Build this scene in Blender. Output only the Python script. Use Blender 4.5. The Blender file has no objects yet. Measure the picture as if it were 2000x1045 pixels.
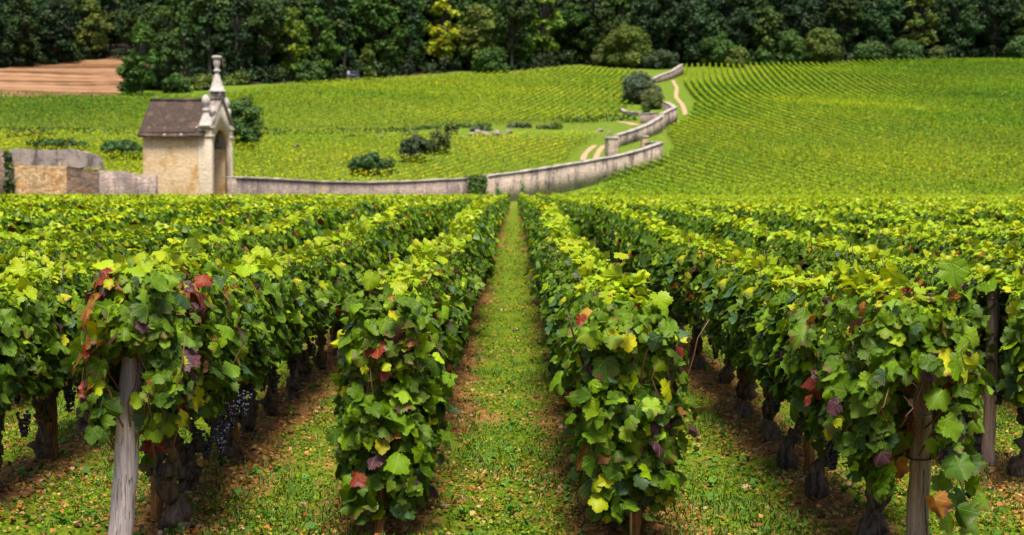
import bpy, bmesh, math, random
import numpy as np
from mathutils import Vector, Matrix

R = math.radians
C = bpy.context.scene.collection
SC = bpy.context.scene

# ------------------------------------------------------------------ camera, sky, sun, exposure
F = 2778.0                                   # focal length in pixels of the 2000 px wide photograph (50 mm)
EYE = Vector((0, 0, 1.6))
PITCH = math.atan(157.5 / F)
YAW = math.atan(5.0 / F)
cam = bpy.data.cameras.new("camera")
cam.sensor_width = 36.0
cam.lens = 36.0 * F / 2000.0
cam.clip_start = 0.1
cam.clip_end = 6000
cam.dof.use_dof = True
cam.dof.focus_distance = 7.4
cam.dof.aperture_fstop = 3.9
camo = bpy.data.objects.new("camera", cam)
C.objects.link(camo)
camo.location = EYE
camo.rotation_euler = (math.pi / 2 - PITCH, 0, YAW)
SC.camera = camo

SUN_EL, SUN_AZ = 68.0, 172.0                 # azimuth clockwise from +Y
w = bpy.data.worlds.new("World")
SC.world = w
w.use_nodes = True
wn = w.node_tree
sky = wn.nodes.new("ShaderNodeTexSky")
sky.sky_type = 'NISHITA'
sky.sun_disc = False
sky.sun_elevation = R(SUN_EL)
sky.sun_rotation = R(SUN_AZ)
sky.air_density = 1.0
sky.dust_density = 3.0
wn.links.new(sky.outputs[0], wn.nodes["Background"].inputs[0])
wn.nodes["Background"].inputs[1].default_value = 0.07
sun = bpy.data.lights.new("sun", 'SUN')
sun.energy = 3.5
sun.angle = R(24)
sun.color = (1.0, 0.92, 0.76)
suno = bpy.data.objects.new("sun", sun)
C.objects.link(suno)
sd = Vector((math.sin(R(SUN_AZ)) * math.cos(R(SUN_EL)), math.cos(R(SUN_AZ)) * math.cos(R(SUN_EL)), math.sin(R(SUN_EL))))
suno.rotation_euler = sd.to_track_quat('Z', 'Y').to_euler()
suno.location = sd * 60
SC.view_settings.view_transform = 'Standard'
SC.view_settings.look = 'None'
SC.view_settings.exposure = 1.2
SC.view_settings.gamma = 1.0
SC.render.engine = 'CYCLES'
SC.cycles.use_denoising = True
SC.cycles.max_bounces = 6
SC.cycles.diffuse_bounces = 3
SC.cycles.glossy_bounces = 2
SC.cycles.transmission_bounces = 3
SC.cycles.caustics_reflective = False
SC.cycles.caustics_refractive = False

rng = np.random.default_rng(7)
random.seed(7)

# ------------------------------------------------------------------ terrain height
PROF = np.array([(-400, 0), (0, 0), (95, 0), (105, .35), (115, 1.3), (130, 3.5), (150, 5.9), (165, 7.7), (185, 10.2), (220, 14.8),
                 (260, 20.3), (300, 26), (330, 30.5), (400, 45), (500, 72), (700, 125), (1500, 300), (3000, 420)], float)
_d = np.arange(-400, 3001, 1.0)
_z = np.interp(_d, PROF[:, 0], PROF[:, 1])
_k = np.exp(-0.5 * (np.arange(-12, 13) / 4.0) ** 2); _k /= _k.sum()
_zs = np.convolve(np.pad(_z, 12, mode='edge'), _k, mode='valid')
_zs = np.where(_d < 92, 0, _zs)


def T0(x, y):
    x = np.asarray(x, float); y = np.asarray(y, float)
    z = np.interp(y, _d, _zs)
    far = np.clip((y - 105) / 40, 0, 1)
    # the near field swells by a quarter of a metre some fifteen metres out, more on the left
    z = z + np.interp(y, [0, 11, 14, 17, 20, 23, 45, 70, 96, 104], [0, 0, .05, .15, .23, .26, .21, .13, .03, 0]) * np.interp(x, [-6, 0, 4], [1.05, .72, .62])
    return z + far * (0.22 * np.sin(x * .11 + y * .05) + .18 * np.sin(x * .063 - y * .083 + 1.3))


ROWS_R = [0.50, 1.60, 2.67, 3.75]
ROWS_L = [-0.58, -1.63, -2.67, -3.73]
for _ in range(30):
    ROWS_R.append(ROWS_R[-1] + 1.07)
    ROWS_L.append(ROWS_L[-1] - 1.06)
ROWX = np.array(sorted(ROWS_L + ROWS_R))


def rowdist(x):
    i = np.clip(np.searchsorted(ROWX, x), 1, len(ROWX) - 1)
    return np.minimum(np.abs(x - ROWX[i - 1]), np.abs(x - ROWX[i]))


def T(x, y):
    x = np.asarray(x, float); y = np.asarray(y, float)
    near = np.clip((70 - y) / 40, 0, 1)
    rd = rowdist(x)
    hump = .045 * np.exp(-(rd / .2) ** 2)
    bump = (.012 * np.sin(x * 9.1 + 2 * np.sin(y * 4.3)) + .012 * np.sin(y * 7.7 + 1.7 * np.sin(x * 5.1)) + .008 * np.sin(x * 23 + y * 17))
    return T0(x, y) + near * (hump + bump)


RM = Matrix.Rotation(YAW, 3, 'Z') @ Matrix.Rotation(math.pi / 2 - PITCH, 3, 'X')


def ray(px, py):
    return RM @ Vector(((px - 1000) / F, (522.5 - py) / F, -1.0))


def P(px, py, d):                            # the point that measures (px, py) on the photograph, d metres away along +Y
    r = ray(px, py)
    return EYE + r * (d / r.y)


def G(px, py, lo=70.0, hi=520.0):            # the ground point measured at (px, py)
    r = ray(px, py)
    for dd in np.arange(lo, hi, 1.0):
        p = EYE + r * (dd / r.y)
        if p.z <= float(T0(p.x, p.y)):
            return p
    return EYE + r * (hi / r.y)


def on_ground(px, d):                        # ground point at image column px, d metres away
    x = (px - 1005) / F * d
    return Vector((x, d, float(T0(x, d))))


def inside(poly, x, y):
    c = np.zeros(np.shape(x), bool)
    n = len(poly)
    for i in range(n):
        x1, y1 = poly[i][0], poly[i][1]
        x2, y2 = poly[(i + 1) % n][0], poly[(i + 1) % n][1]
        if y1 == y2:
            continue
        k = ((y1 > y) != (y2 > y)) & (x < (x2 - x1) * (y - y1) / (y2 - y1) + x1)
        c ^= k
    return c


def segdist(pts, x, y):
    d = np.full(np.shape(x), 1e9)
    for a, b in zip(pts[:-1], pts[1:]):
        ax, ay, bx, by = a[0], a[1], b[0], b[1]
        L2 = (bx - ax) ** 2 + (by - ay) ** 2 + 1e-9
        t = np.clip(((x - ax) * (bx - ax) + (y - ay) * (by - ay)) / L2, 0, 1)
        d = np.minimum(d, np.hypot(x - ax - t * (bx - ax), y - ay - t * (by - ay)))
    return d


# ------------------------------------------------------------------ node helpers
def mat(name):
    m = bpy.data.materials.new(name)
    m.use_nodes = True
    return m, m.node_tree, m.node_tree.nodes["Principled BSDF"]


def nd(t, kind, **kw):
    n = t.nodes.new(kind)
    for k, v in kw.items():
        if k == 'inp':
            for i, x in v.items():
                if hasattr(x, 'default_value') or hasattr(x, 'is_output'):
                    t.links.new(x, n.inputs[i])
                else:
                    n.inputs[i].default_value = x
        else:
            setattr(n, k, v)
    return n


def math_(t, op, a, b=None, c=None):
    inp = {0: a}
    if b is not None: inp[1] = b
    if c is not None: inp[2] = c
    return nd(t, "ShaderNodeMath", operation=op, inp=inp).outputs[0]


def mix(t, f, a, b, blend='MIX'):
    n = nd(t, "ShaderNodeMix", data_type='RGBA', blend_type=blend)
    for i, x in ((0, f), (6, a), (7, b)):
        if hasattr(x, 'is_output'):
            t.links.new(x, n.inputs[i])
        else:
            n.inputs[i].default_value = x if i == 0 else (*x, 1.0) if len(x) == 3 else x
    return n.outputs[2]


def ramp(t, v, stops):
    n = nd(t, "ShaderNodeValToRGB", inp={0: v})
    e = n.color_ramp.elements
    while len(e) < len(stops):
        e.new(0.5)
    for k, (p, c) in enumerate(stops):
        e[k].position = p
        e[k].color = (*c, 1) if len(c) == 3 else c
    return n.outputs[0]


def noise(t, vec, scale, detail=4, rough=.55, dist=0.0):
    return nd(t, "ShaderNodeTexNoise", inp={'Vector': vec, 'Scale': scale, 'Detail': detail, 'Roughness': rough, 'Distortion': dist}).outputs[0]


def coords(t, scale=None, kind='Object'):
    c = nd(t, "ShaderNodeTexCoord").outputs[kind]
    if scale is None:
        return c
    return nd(t, "ShaderNodeMapping", inp={0: c, 3: scale}).outputs[0]


def smooth(t, v, a, b, lo=0.0, hi=1.0):
    n = nd(t, "ShaderNodeMapRange", interpolation_type='SMOOTHSTEP', inp={0: v, 1: a, 2: b, 3: lo, 4: hi})
    return n.outputs[0]


def bump(t, bs, h, strength=.5, dist=.02):
    n = nd(t, "ShaderNodeBump", inp={'Strength': strength, 'Distance': dist, 'Height': h})
    t.links.new(n.outputs[0], bs.inputs['Normal'])


# ------------------------------------------------------------------ materials
def leaf_material(name, vein=True, transl=.28, rough=.45, spec=.22):
    m, t, b = mat(name)
    at = nd(t, "ShaderNodeAttribute", attribute_name="leaf_colour")
    oi = nd(t, "ShaderNodeObjectInfo")
    base = mix(t, 1.0, at.outputs[0], oi.outputs['Color'], 'MULTIPLY')
    if vein:
        uv = nd(t, "ShaderNodeUVMap", uv_map="leaf_uv").outputs[0]
        s = nd(t, "ShaderNodeSeparateXYZ", inp={0: uv})
        u, v = s.outputs[0], s.outputs[1]
        r = math_(t, 'SQRT', math_(t, 'ADD', math_(t, 'MULTIPLY', u, u), math_(t, 'MULTIPLY', v, v)))
        ang = math_(t, 'ABSOLUTE', math_(t, 'ARCTAN2', u, v))
        # five main veins at 0, 0.85, 1.75 rad either side of the midrib
        d = None
        for a0 in (0.0, .82, 1.72):
            k = math_(t, 'MULTIPLY', math_(t, 'ABSOLUTE', math_(t, 'SUBTRACT', ang, a0)), r)
            d = k if d is None else math_(t, 'MINIMUM', d, k)
        # side veins, feathered off the main ones
        fe = math_(t, 'ABSOLUTE', math_(t, 'SINE', math_(t, 'ADD', math_(t, 'MULTIPLY', r, 26.0), math_(t, 'MULTIPLY', d, -30.0))))
        near = smooth(t, d, .012, .035)
        side = smooth(t, fe, .0, .35)
        veinmask = math_(t, 'MULTIPLY', near, math_(t, 'ADD', .8, math_(t, 'MULTIPLY', side, .2)))
        tired = at.outputs['Alpha']
        nz = noise(t, nd(t, 'ShaderNodeVectorMath', operation='ADD', inp={0: uv, 1: nd(t, 'ShaderNodeTexCoord').outputs['Object']}).outputs[0], 3.5, 4)
        edge = math_(t, 'ADD', math_(t, 'MULTIPLY', smooth(t, d, .02, .16), .55), math_(t, 'MULTIPLY', smooth(t, r, .35, .85), .5))
        pm = smooth(t, math_(t, 'ADD', edge, math_(t, 'MULTIPLY', math_(t, 'SUBTRACT', nz, .5), 1.6)), .45, 1.15)
        turned = ramp(t, nz, [(0.3, (.13, .018, .03)), (0.5, (.12, .035, .05)), (0.7, (.26, .06, .015))])
        base = mix(t, math_(t, 'MULTIPLY', pm, tired), base, turned)
        lighter = mix(t, .20, base, (.30, .36, .06))
        base = mix(t, veinmask, lighter, base)
        bump(t, b, math_(t, 'ADD', math_(t, 'MULTIPLY', veinmask, .5), math_(t, 'MULTIPLY', nz, .6)), .5, .006)
    geo = nd(t, "ShaderNodeNewGeometry")
    under = mix(t, .35, base, (.13, .20, .09))
    base2 = mix(t, geo.outputs['Backfacing'], base, under)
    t.links.new(base2, b.inputs['Base Color'])
    b.inputs['Roughness'].default_value = rough
    b.inputs['Specular IOR Level'].default_value = spec
    tr = nd(t, "ShaderNodeBsdfTranslucent")
    tc = mix(t, 1.0, base, (1.25, 1.15, .55), 'MULTIPLY')
    t.links.new(tc, tr.inputs[0])
    mx = nd(t, "ShaderNodeMixShader", inp={0: transl, 1: b.outputs[0], 2: tr.outputs[0]})
    t.links.new(mx.outputs[0], t.nodes["Material Output"].inputs[0])
    return m


M_VINE = leaf_material("vine leaf")
M_VINEFAR = leaf_material("vine leaf plain", vein=False)
M_TREE = leaf_material("tree leaf", vein=False, transl=.15, rough=.6, spec=.2)
M_GRASS = leaf_material("ground leaf", vein=False, transl=.2, rough=.6, spec=.2)


def bark_material(name, dark, light, sc=30):
    m, t, b = mat(name)
    co = coords(t, (1, 1, .22))
    n = noise(t, co, sc, 6, .7, .6)
    n2 = noise(t, co, sc * .3, 3)
    col = ramp(t, n, [(0.38, dark), (0.66, light)])
    col = mix(t, math_(t, 'MULTIPLY', n2, .6), col, dark)
    t.links.new(col, b.inputs['Base Color'])
    b.inputs['Roughness'].default_value = .9
    bump(t, b, n, 1.0, .03)
    return m


M_BARK = bark_material("vine bark", (.016, .010, .008), (.30, .20, .14), 34)
M_TRUNK = bark_material("tree bark", (.02, .017, .015), (.10, .085, .075), 6)


def wood_material(name, a, b_, c):
    m, t, b = mat(name)
    co = coords(t, (75, 75, 5.0))
    n = noise(t, co, 1.0, 6, .65, .4)
    big = noise(t, coords(t, (14, 14, 3.0)), 1.0, 3)
    crack = smooth(t, noise(t, coords(t, (45, 45, 1.6)), 1.0, 3, .6, 1.6), .60, .65)
    col = ramp(t, n, [(0.3, a), (0.5, b_), (0.72, c)])
    col = mix(t, math_(t, 'MULTIPLY', smooth(t, big, .55, .75), .35), col, a)
    col = mix(t, math_(t, 'MULTIPLY', crack, .8), col, tuple(x * .25 for x in a))
    t.links.new(col, b.inputs['Base Color'])
    b.inputs['Roughness'].default_value = .82
    b.inputs['Specular IOR Level'].default_value = .25
    bump(t, b, math_(t, 'SUBTRACT', n, crack), .6, .008)
    return m


M_GREYWOOD = wood_material("weathered grey wood", (.19, .16, .17), (.36, .31, .32), (.52, .46, .47))
M_TANWOOD = wood_material("weathered tan wood", (.15, .11, .08), (.30, .23, .17), (.44, .36, .29))
M_PURPLEWOOD = wood_material("dark mauve wood", (.15, .095, .08), (.31, .21, .175), (.42, .31, .26))
M_STAKE = wood_material("brown sawn stake", (.08, .035, .012), (.20, .09, .025), (.30, .15, .05))
M_CANE = wood_material("pale cane", (.35, .24, .10), (.50, .36, .16), (.60, .45, .24))


def stone_material(name, light, mid, ochre, streak=.6, courses=.35, rubble=.0, sc=1.0, ochre_at=.55, joints=.25):
    m, t, b = mat(name)
    co = coords(t)
    patch = noise(t, co, .55 * sc, 5, .6)
    fine = noise(t, co, 5 * sc, 6, .7)
    col = mix(t, smooth(t, fine, .35, .68), mid, light)
    col = mix(t, math_(t, 'MULTIPLY', smooth(t, patch, ochre_at, ochre_at + .13), .8), col, ochre)
    v = nd(t, "ShaderNodeTexVoronoi", feature='F1', inp={'Vector': coords(t, (2.4 * sc, 2.4 * sc, 5.0 * sc)), 'Scale': 1.0, 'Randomness': .85})
    ve = nd(t, "ShaderNodeTexVoronoi", feature='DISTANCE_TO_EDGE', inp={'Vector': coords(t, (2.4 * sc, 2.4 * sc, 5.0 * sc)), 'Scale': 1.0, 'Randomness': .85})
    hs = nd(t, "ShaderNodeSeparateXYZ", inp={0: v.outputs['Color']})
    tone = math_(t, 'ADD', math_(t, 'MULTIPLY', hs.outputs[0], courses), 1 - courses * .6)
    tn = nd(t, "ShaderNodeCombineColor", inp={0: tone, 1: tone, 2: tone}).outputs[0]
    col = mix(t, 1.0, col, tn, 'MULTIPLY')
    joint = smooth(t, ve.outputs['Distance'], .02, .10)
    col = mix(t, math_(t, 'MULTIPLY', math_(t, 'SUBTRACT', 1.0, joint), joints + rubble), col, tuple(x * .3 for x in mid))
    if streak:
        sn = math_(t, 'ADD', math_(t, 'MULTIPLY', noise(t, coords(t, (1.1 * sc, 1.1 * sc, .2 * sc)), 1.0, 5, .65, .8), .55), math_(t, 'MULTIPLY', noise(t, coords(t), .5 * sc, 4, .6), .45))
        sm = math_(t, 'MULTIPLY', smooth(t, math_(t, 'ADD', sn, math_(t, 'MULTIPLY', math_(t, 'SUBTRACT', fine, .5), .45)), .47, .60), streak)
        col = mix(t, sm, col, (.075, .06, .065))
    t.links.new(col, b.inputs['Base Color'])
    b.inputs['Roughness'].default_value = .92
    b.inputs['Specular IOR Level'].default_value = .2
    bump(t, b, math_(t, 'ADD', math_(t, 'MULTIPLY', joint, joints * 2.2), fine), .7, .05)
    return m


M_HOUSE = stone_material("warm limestone", (.74, .57, .38), (.60, .44, .27), (.50, .28, .08), streak=.06, courses=.16, sc=1.5, ochre_at=.49, joints=.12)
M_TRIM = stone_material("pale dressed stone", (.70, .60, .48), (.55, .46, .36), (.55, .36, .16), streak=.15, courses=.08, ochre_at=.60, joints=.08)
M_FINIAL = stone_material("grey finial stone", (.62, .57, .54), (.44, .39, .38), (.50, .25, .03), streak=.15, courses=.05, sc=1.6, ochre_at=.60)
M_WALL = stone_material("mauve grey wall stone", (.43, .345, .30), (.26, .20, .18), (.44, .32, .21), streak=.7, courses=.3)
M_WALLPALE = stone_material("pale rose wall stone", (.56, .45, .37), (.38, .30, .25), (.52, .38, .25), streak=.95, courses=.25)
M_RENDER = stone_material("stained grey render", (.40, .34, .32), (.25, .21, .205), (.40, .33, .26), streak=.9, courses=.06, joints=.03)
M_OCHRE = stone_material("ochre rubble masonry", (.60, .44, .28), (.40, .26, .14), (.54, .31, .12), streak=0, courses=.75, rubble=.05, sc=2.2)
M_RUBBLE = stone_material("dark rubble masonry", (.30, .22, .17), (.17, .12, .10), (.30, .17, .08), streak=.5, courses=.9, rubble=.1, sc=2.4)
M_COPING = stone_material("coping stone", (.55, .48, .44), (.35, .30, .29), (.5, .4, .3), streak=.35, courses=.2)
M_DARKIN = stone_material("interior stone", (.48, .38, .27), (.34, .26, .18), (.40, .22, .07), streak=.3, courses=.2)


def roof_material():
    m, t, b = mat("old clay tiles")
    uv = nd(t, "ShaderNodeUVMap", uv_map="leaf_uv").outputs[0]
    br = nd(t, "ShaderNodeTexBrick", offset=.5, inp={'Vector': uv, 'Color1': (.062, .032, .020, 1), 'Color2': (.030, .017, .013, 1), 'Mortar': (.02, .014, .014, 1),
            'Scale': 1.0, 'Mortar Size': .018, 'Mortar Smooth': .4, 'Bias': 0.0, 'Brick Width': .18, 'Row Height': .13})
    n = noise(t, coords(t), 2.0, 5, .7)
    col = mix(t, smooth(t, n, .5, .66), br.outputs[0], (.085, .050, .038))
    col = mix(t, smooth(t, noise(t, coords(t), 5.0, 4), .62, .7), col, (.15, .09, .035))
    t.links.new(col, b.inputs['Base Color'])
    b.inputs['Roughness'].default_value = .85
    bump(t, b, math_(t, 'ADD', br.outputs['Fac'], n), -.6, .04)
    return m


M_ROOF = roof_material()


def plain(name, col, rough=.6, metal=0.0, var=.25, sc=6):
    m, t, b = mat(name)
    n = noise(t, coords(t), sc, 4)
    t.links.new(mix(t, math_(t, 'MULTIPLY', n, var * 2), col, tuple(x * .5 for x in col)), b.inputs['Base Color'])
    b.inputs['Roughness'].default_value = rough
    b.inputs['Metallic'].default_value = metal
    return m


M_GRAPE = plain("dusty blue grape skin", (.012, .012, .03), .5, 0, .4, 40)
M_SHOOT = plain("reddish cane", (.16, .07, .035), .6)
M_WIRE = plain("galvanised wire", (.45, .45, .46), .4, .9)
M_STRING = plain("pale string", (.62, .58, .50), .8)
M_TIMBER = plain("dark timber", (.035, .02, .015), .8)
M_VANBODY = plain("dark blue paint", (.018, .025, .07), .35)
M_VANPALE = plain("pale paint", (.42, .40, .48), .4)
M_GLASS = plain("dark window glass", (.01, .012, .02), .1)
M_TYRE = plain("tyre rubber", (.02, .02, .02), .8)
M_ROCK = stone_material("field stone", (.34, .28, .27), (.21, .165, .17), (.4, .3, .25), streak=.3, courses=.1)


def ground_material():
    m, t, b = mat("vineyard ground")
    g = nd(t, "ShaderNodeNewGeometry").outputs['Position']
    at = nd(t, "ShaderNodeAttribute", attribute_name="ground_kind")
    sp = nd(t, "ShaderNodeSeparateColor", inp={0: at.outputs[0]})
    bare, pale, lush = sp.outputs[0], sp.outputs[1], sp.outputs[2]
    forest = at.outputs['Alpha']
    n1 = noise(t, g, 1.6, 6, .65)
    n2 = noise(t, g, 14, 5, .7)
    n3 = noise(t, g, 60, 4, .7)
    soil = ramp(t, n2, [(.3, (.10, .04, .012)), (.5, (.24, .115, .035)), (.7, (.40, .22, .08))])
    soil = mix(t, smooth(t, n3, .58, .7), soil, (.36, .22, .10))
    grass = ramp(t, n2, [(.3, (.05, .085, .004)), (.5, (.09, .145, .004)), (.7, (.18, .20, .007))])
    grass = mix(t, smooth(t, n3, .60, .70), grass, (.28, .17, .03))
    f = smooth(t, math_(t, 'ADD', math_(t, 'MULTIPLY', n1, 1.0), math_(t, 'ADD', math_(t, 'MULTIPLY', n2, .35), math_(t, 'MULTIPLY', bare, .9))), .86, 1.10)
    col = mix(t, f, grass, soil)
    lushc = ramp(t, n2, [(.3, (.05, .10, .006)), (.7, (.12, .20, .008))])
    lushc = mix(t, smooth(t, n1, .52, .66), lushc, (.24, .19, .05))
    col = mix(t, lush, col, lushc)
    # furrowed pinkish field and pale tracks
    fn = noise(t, nd(t, "ShaderNodeMapping", inp={0: g, 3: (.012, .30, .30)}).outputs[0], 1.0, 6, .7, .2)
    pl = ramp(t, fn, [(.43, (.07, .032, .015)), (.50, (.20, .105, .055)), (.58, (.29, .165, .095))])
    pl = mix(t, math_(t, 'MULTIPLY', n2, .25), pl, (.22, .12, .065))
    col = mix(t, pale, col, pl)
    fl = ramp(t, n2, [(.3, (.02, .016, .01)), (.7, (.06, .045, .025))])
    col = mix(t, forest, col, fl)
    t.links.new(col, b.inputs['Base Color'])
    b.inputs['Roughness'].default_value = .95
    b.inputs['Specular IOR Level'].default_value = .15
    bump(t, b, math_(t, 'ADD', n2, math_(t, 'MULTIPLY', n3, .5)), .8, .03)
    return m


M_GROUND = ground_material()


# ------------------------------------------------------------------ mesh building
class MB:
    """collects vertices, faces, colours and uvs; build() links them as ONE mesh object"""

    def __init__(s):
        s.v, s.f, s.n, s.c, s.uv, s.k = [], [], [], [], [], 0

    def add(s, v, faces, col=(1, 1, 1, 0), uv=None):
        v = np.asarray(v, float).reshape(-1, 3)
        s.v.append(v)
        for f in faces:
            s.f.append(np.asarray(f, np.int64) + s.k); s.n.append(np.array([len(f)]))
        s._cu(len(v), col, uv)

    def add_many(s, v, f, col=(1, 1, 1, 0), uv=None):     # f: (m, k) array of k-gons
        v = np.asarray(v, float).reshape(-1, 3)
        f = np.asarray(f, np.int64)
        s.v.append(v)
        s.f.append((f + s.k).ravel()); s.n.append(np.full(len(f), f.shape[1]))
        s._cu(len(v), col, uv)

    def _cu(s, n, col, uv):
        col = np.asarray(col, float)
        if col.ndim == 1: col = np.tile(col, (n, 1))
        if col.shape[1] == 3: col = np.c_[col, np.zeros(n)]
        s.c.append(col)
        s.uv.append(np.zeros((n, 2)) if uv is None else np.asarray(uv, float))
        s.k += n

    def mesh(s, name, m, smooth=False):
        me = bpy.data.meshes.new(name)
        v = np.concatenate(s.v); lf = np.concatenate(s.f); tot = np.concatenate(s.n)
        me.vertices.add(len(v)); me.vertices.foreach_set("co", v.astype(np.float32).ravel())
        me.loops.add(len(lf)); me.loops.foreach_set("vertex_index", lf.astype(np.int32))
        me.polygons.add(len(tot))
        st = np.concatenate([[0], np.cumsum(tot)[:-1]])
        me.polygons.foreach_set("loop_start", st.astype(np.int32))
        me.polygons.foreach_set("loop_total", tot.astype(np.int32))
        if smooth: me.polygons.foreach_set("use_smooth", np.ones(len(tot), bool))
        a = me.attributes.new("leaf_colour", 'FLOAT_COLOR', 'POINT')
        a.data.foreach_set("color", np.concatenate(s.c).astype(np.float32).ravel())
        u = me.uv_layers.new(name="leaf_uv")
        u.data.foreach_set("uv", np.concatenate(s.uv)[lf].astype(np.float32).ravel())
        me.update(calc_edges=True)
        me.validate()
        if m is not None:
            me.materials.append(m)
        return me

    def build(s, name, m, parent=None, smooth=False):
        return link(name, s.mesh(name, m, smooth), parent)


def link(name, me, parent=None):
    o = bpy.data.objects.new(name, me)
    C.objects.link(o)
    if parent is not None: o.parent = parent
    return o


def tag(o, label, cat, group=None, kind=None):
    o["label"] = label
    o["category"] = cat
    if group: o["group"] = group
    if kind: o["kind"] = kind
    return o


def empty(name, loc, rz=0.0):
    o = bpy.data.objects.new(name, None)
    C.objects.link(o)
    o.location = loc
    o.rotation_euler = (0, 0, rz)
    o.empty_display_size = .2
    return o


def copy_tree(root, loc, rz=0.0, sc=None, col=None):
    r = root.copy(); C.objects.link(r)
    r.location = loc; r.rotation_euler = (0, 0, rz)
    if sc is not None: r.scale = sc
    if col is not None: r.color = col
    for ch in root.children:
        c = ch.copy(); C.objects.link(c); c.parent = r
        if col is not None and not ch.name.startswith("trunk"): c.color = col
    return r


def box(mb, c, s, rz=0.0, bev=0.0, col=(1, 1, 1, 0)):
    x, y, z = (a / 2 for a in s)
    if bev:
        bm = bmesh.new(); bmesh.ops.create_cube(bm, size=1)
        bmesh.ops.scale(bm, vec=s, verts=bm.verts)
        bmesh.ops.bevel(bm, geom=bm.edges[:], offset=bev, segments=2, affect='EDGES', profile=.5)
        bm.verts.ensure_lookup_table()
        v = np.array([q.co[:] for q in bm.verts]); fs = [[q.index for q in f.verts] for f in bm.faces]
        bm.free()
    else:
        v = np.array([(-x, -y, -z), (x, -y, -z), (x, y, -z), (-x, y, -z), (-x, -y, z), (x, -y, z), (x, y, z), (-x, y, z)])
        fs = [(0, 3, 2, 1), (4, 5, 6, 7), (0, 1, 5, 4), (1, 2, 6, 5), (2, 3, 7, 6), (3, 0, 4, 7)]
    ca, sa = math.cos(rz), math.sin(rz)
    v = np.c_[v[:, 0] * ca - v[:, 1] * sa, v[:, 0] * sa + v[:, 1] * ca, v[:, 2]] + np.array(c)
    mb.add(v, fs, col)


def tube(mb, pts, rad, n=8, cap=True, rough=0.0, r_=None, col=(1, 1, 1, 0)):
    pts = np.asarray(pts, float); m = len(pts)
    rad = np.broadcast_to(np.asarray(rad, float), (m,))
    tg = np.gradient(pts, axis=0); tg /= np.linalg.norm(tg, axis=1)[:, None] + 1e-9
    up = np.array([0.3, 1, .1]) if abs(tg[0][2]) > .5 else np.array([0, 0, 1.0])
    V = []
    ph = np.arange(n) * 2 * math.pi / n
    for i in range(m):
        a = np.cross(tg[i], up); a /= np.linalg.norm(a) + 1e-9
        b = np.cross(tg[i], a)
        rr = rad[i] * (1 + (r_.normal(0, rough, n) if rough else 0))
        V.append(pts[i] + np.outer(np.cos(ph) * rr, a) + np.outer(np.sin(ph) * rr, b))
    V = np.concatenate(V)
    i, j = np.meshgrid(np.arange(m - 1), np.arange(n), indexing='ij')
    i, j = i.ravel(), j.ravel(); k = (j + 1) % n
    f = np.stack([i * n + j, i * n + k, (i + 1) * n + k, (i + 1) * n + j], 1)
    mb.add_many(V, f, col)
    if cap:
        mb.f.append(np.arange((m - 1) * n, m * n) + mb.k - m * n); mb.n.append(np.array([n]))
        mb.f.append(np.arange(n - 1, -1, -1) + mb.k - m * n); mb.n.append(np.array([n]))


def lathe(mb, prof, n=20, c=(0, 0, 0)):
    V = []
    for r, z in prof:
        a = np.arange(n) * 2 * math.pi / n
        V.append(np.c_[np.cos(a) * r + c[0], np.sin(a) * r + c[1], np.full(n, z + c[2])])
    m = len(prof); V = np.concatenate(V)
    i, j = np.meshgrid(np.arange(m - 1), np.arange(n), indexing='ij'); i, j = i.ravel(), j.ravel(); k = (j + 1) % n
    mb.add_many(V, np.stack([i * n + j, i * n + k, (i + 1) * n + k, (i + 1) * n + j], 1))
    mb.f.append(np.arange((m - 1) * n, m * n) + mb.k - m * n); mb.n.append(np.array([n]))


# ------------------------------------------------------------------ leaves
_half = [(.08, -.15), (.26, -.20), (.44, -.11), (.53, .06), (.46, .23), (.56, .36), (.55, .54), (.46, .66), (.32, .70), (.26, .85), (.13, .94)]
_out = [(0, 0)] + _half + [(0, 1.03)] + [(-a, b) for a, b in _half[::-1]]
_j = []
for _a, _b in zip(_out, _out[1:] + _out[:1]):               # toothed margin
    _m = ((_a[0] + _b[0]) / 2, (_a[1] + _b[1]) / 2)
    _j += [_a, (_m[0] * .92, .36 + (_m[1] - .36) * .925)]
_out = _j
LEAF_UV = np.array([(0, .36)] + _out)
LEAF_F = np.array([(0, i, i + 1 if i < len(_out) else 1) for i in range(1, len(_out) + 1)])
LEAF6_UV = np.array([(0, 0), (.5, .02), (.5, .58), (0, 1.05), (-.5, .58), (-.5, .02)])
LEAF6_F = np.array([(0, 1, 2, 3), (0, 3, 4, 5)])
CARD_UV = np.array([(0, 0), (.5, .45), (0, 1.), (-.5, .45)])
CARD_F = np.array([(0, 1, 2, 3)])


def unit(a):
    return a / (np.linalg.norm(a, axis=1)[:, None] + 1e-9)


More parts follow.
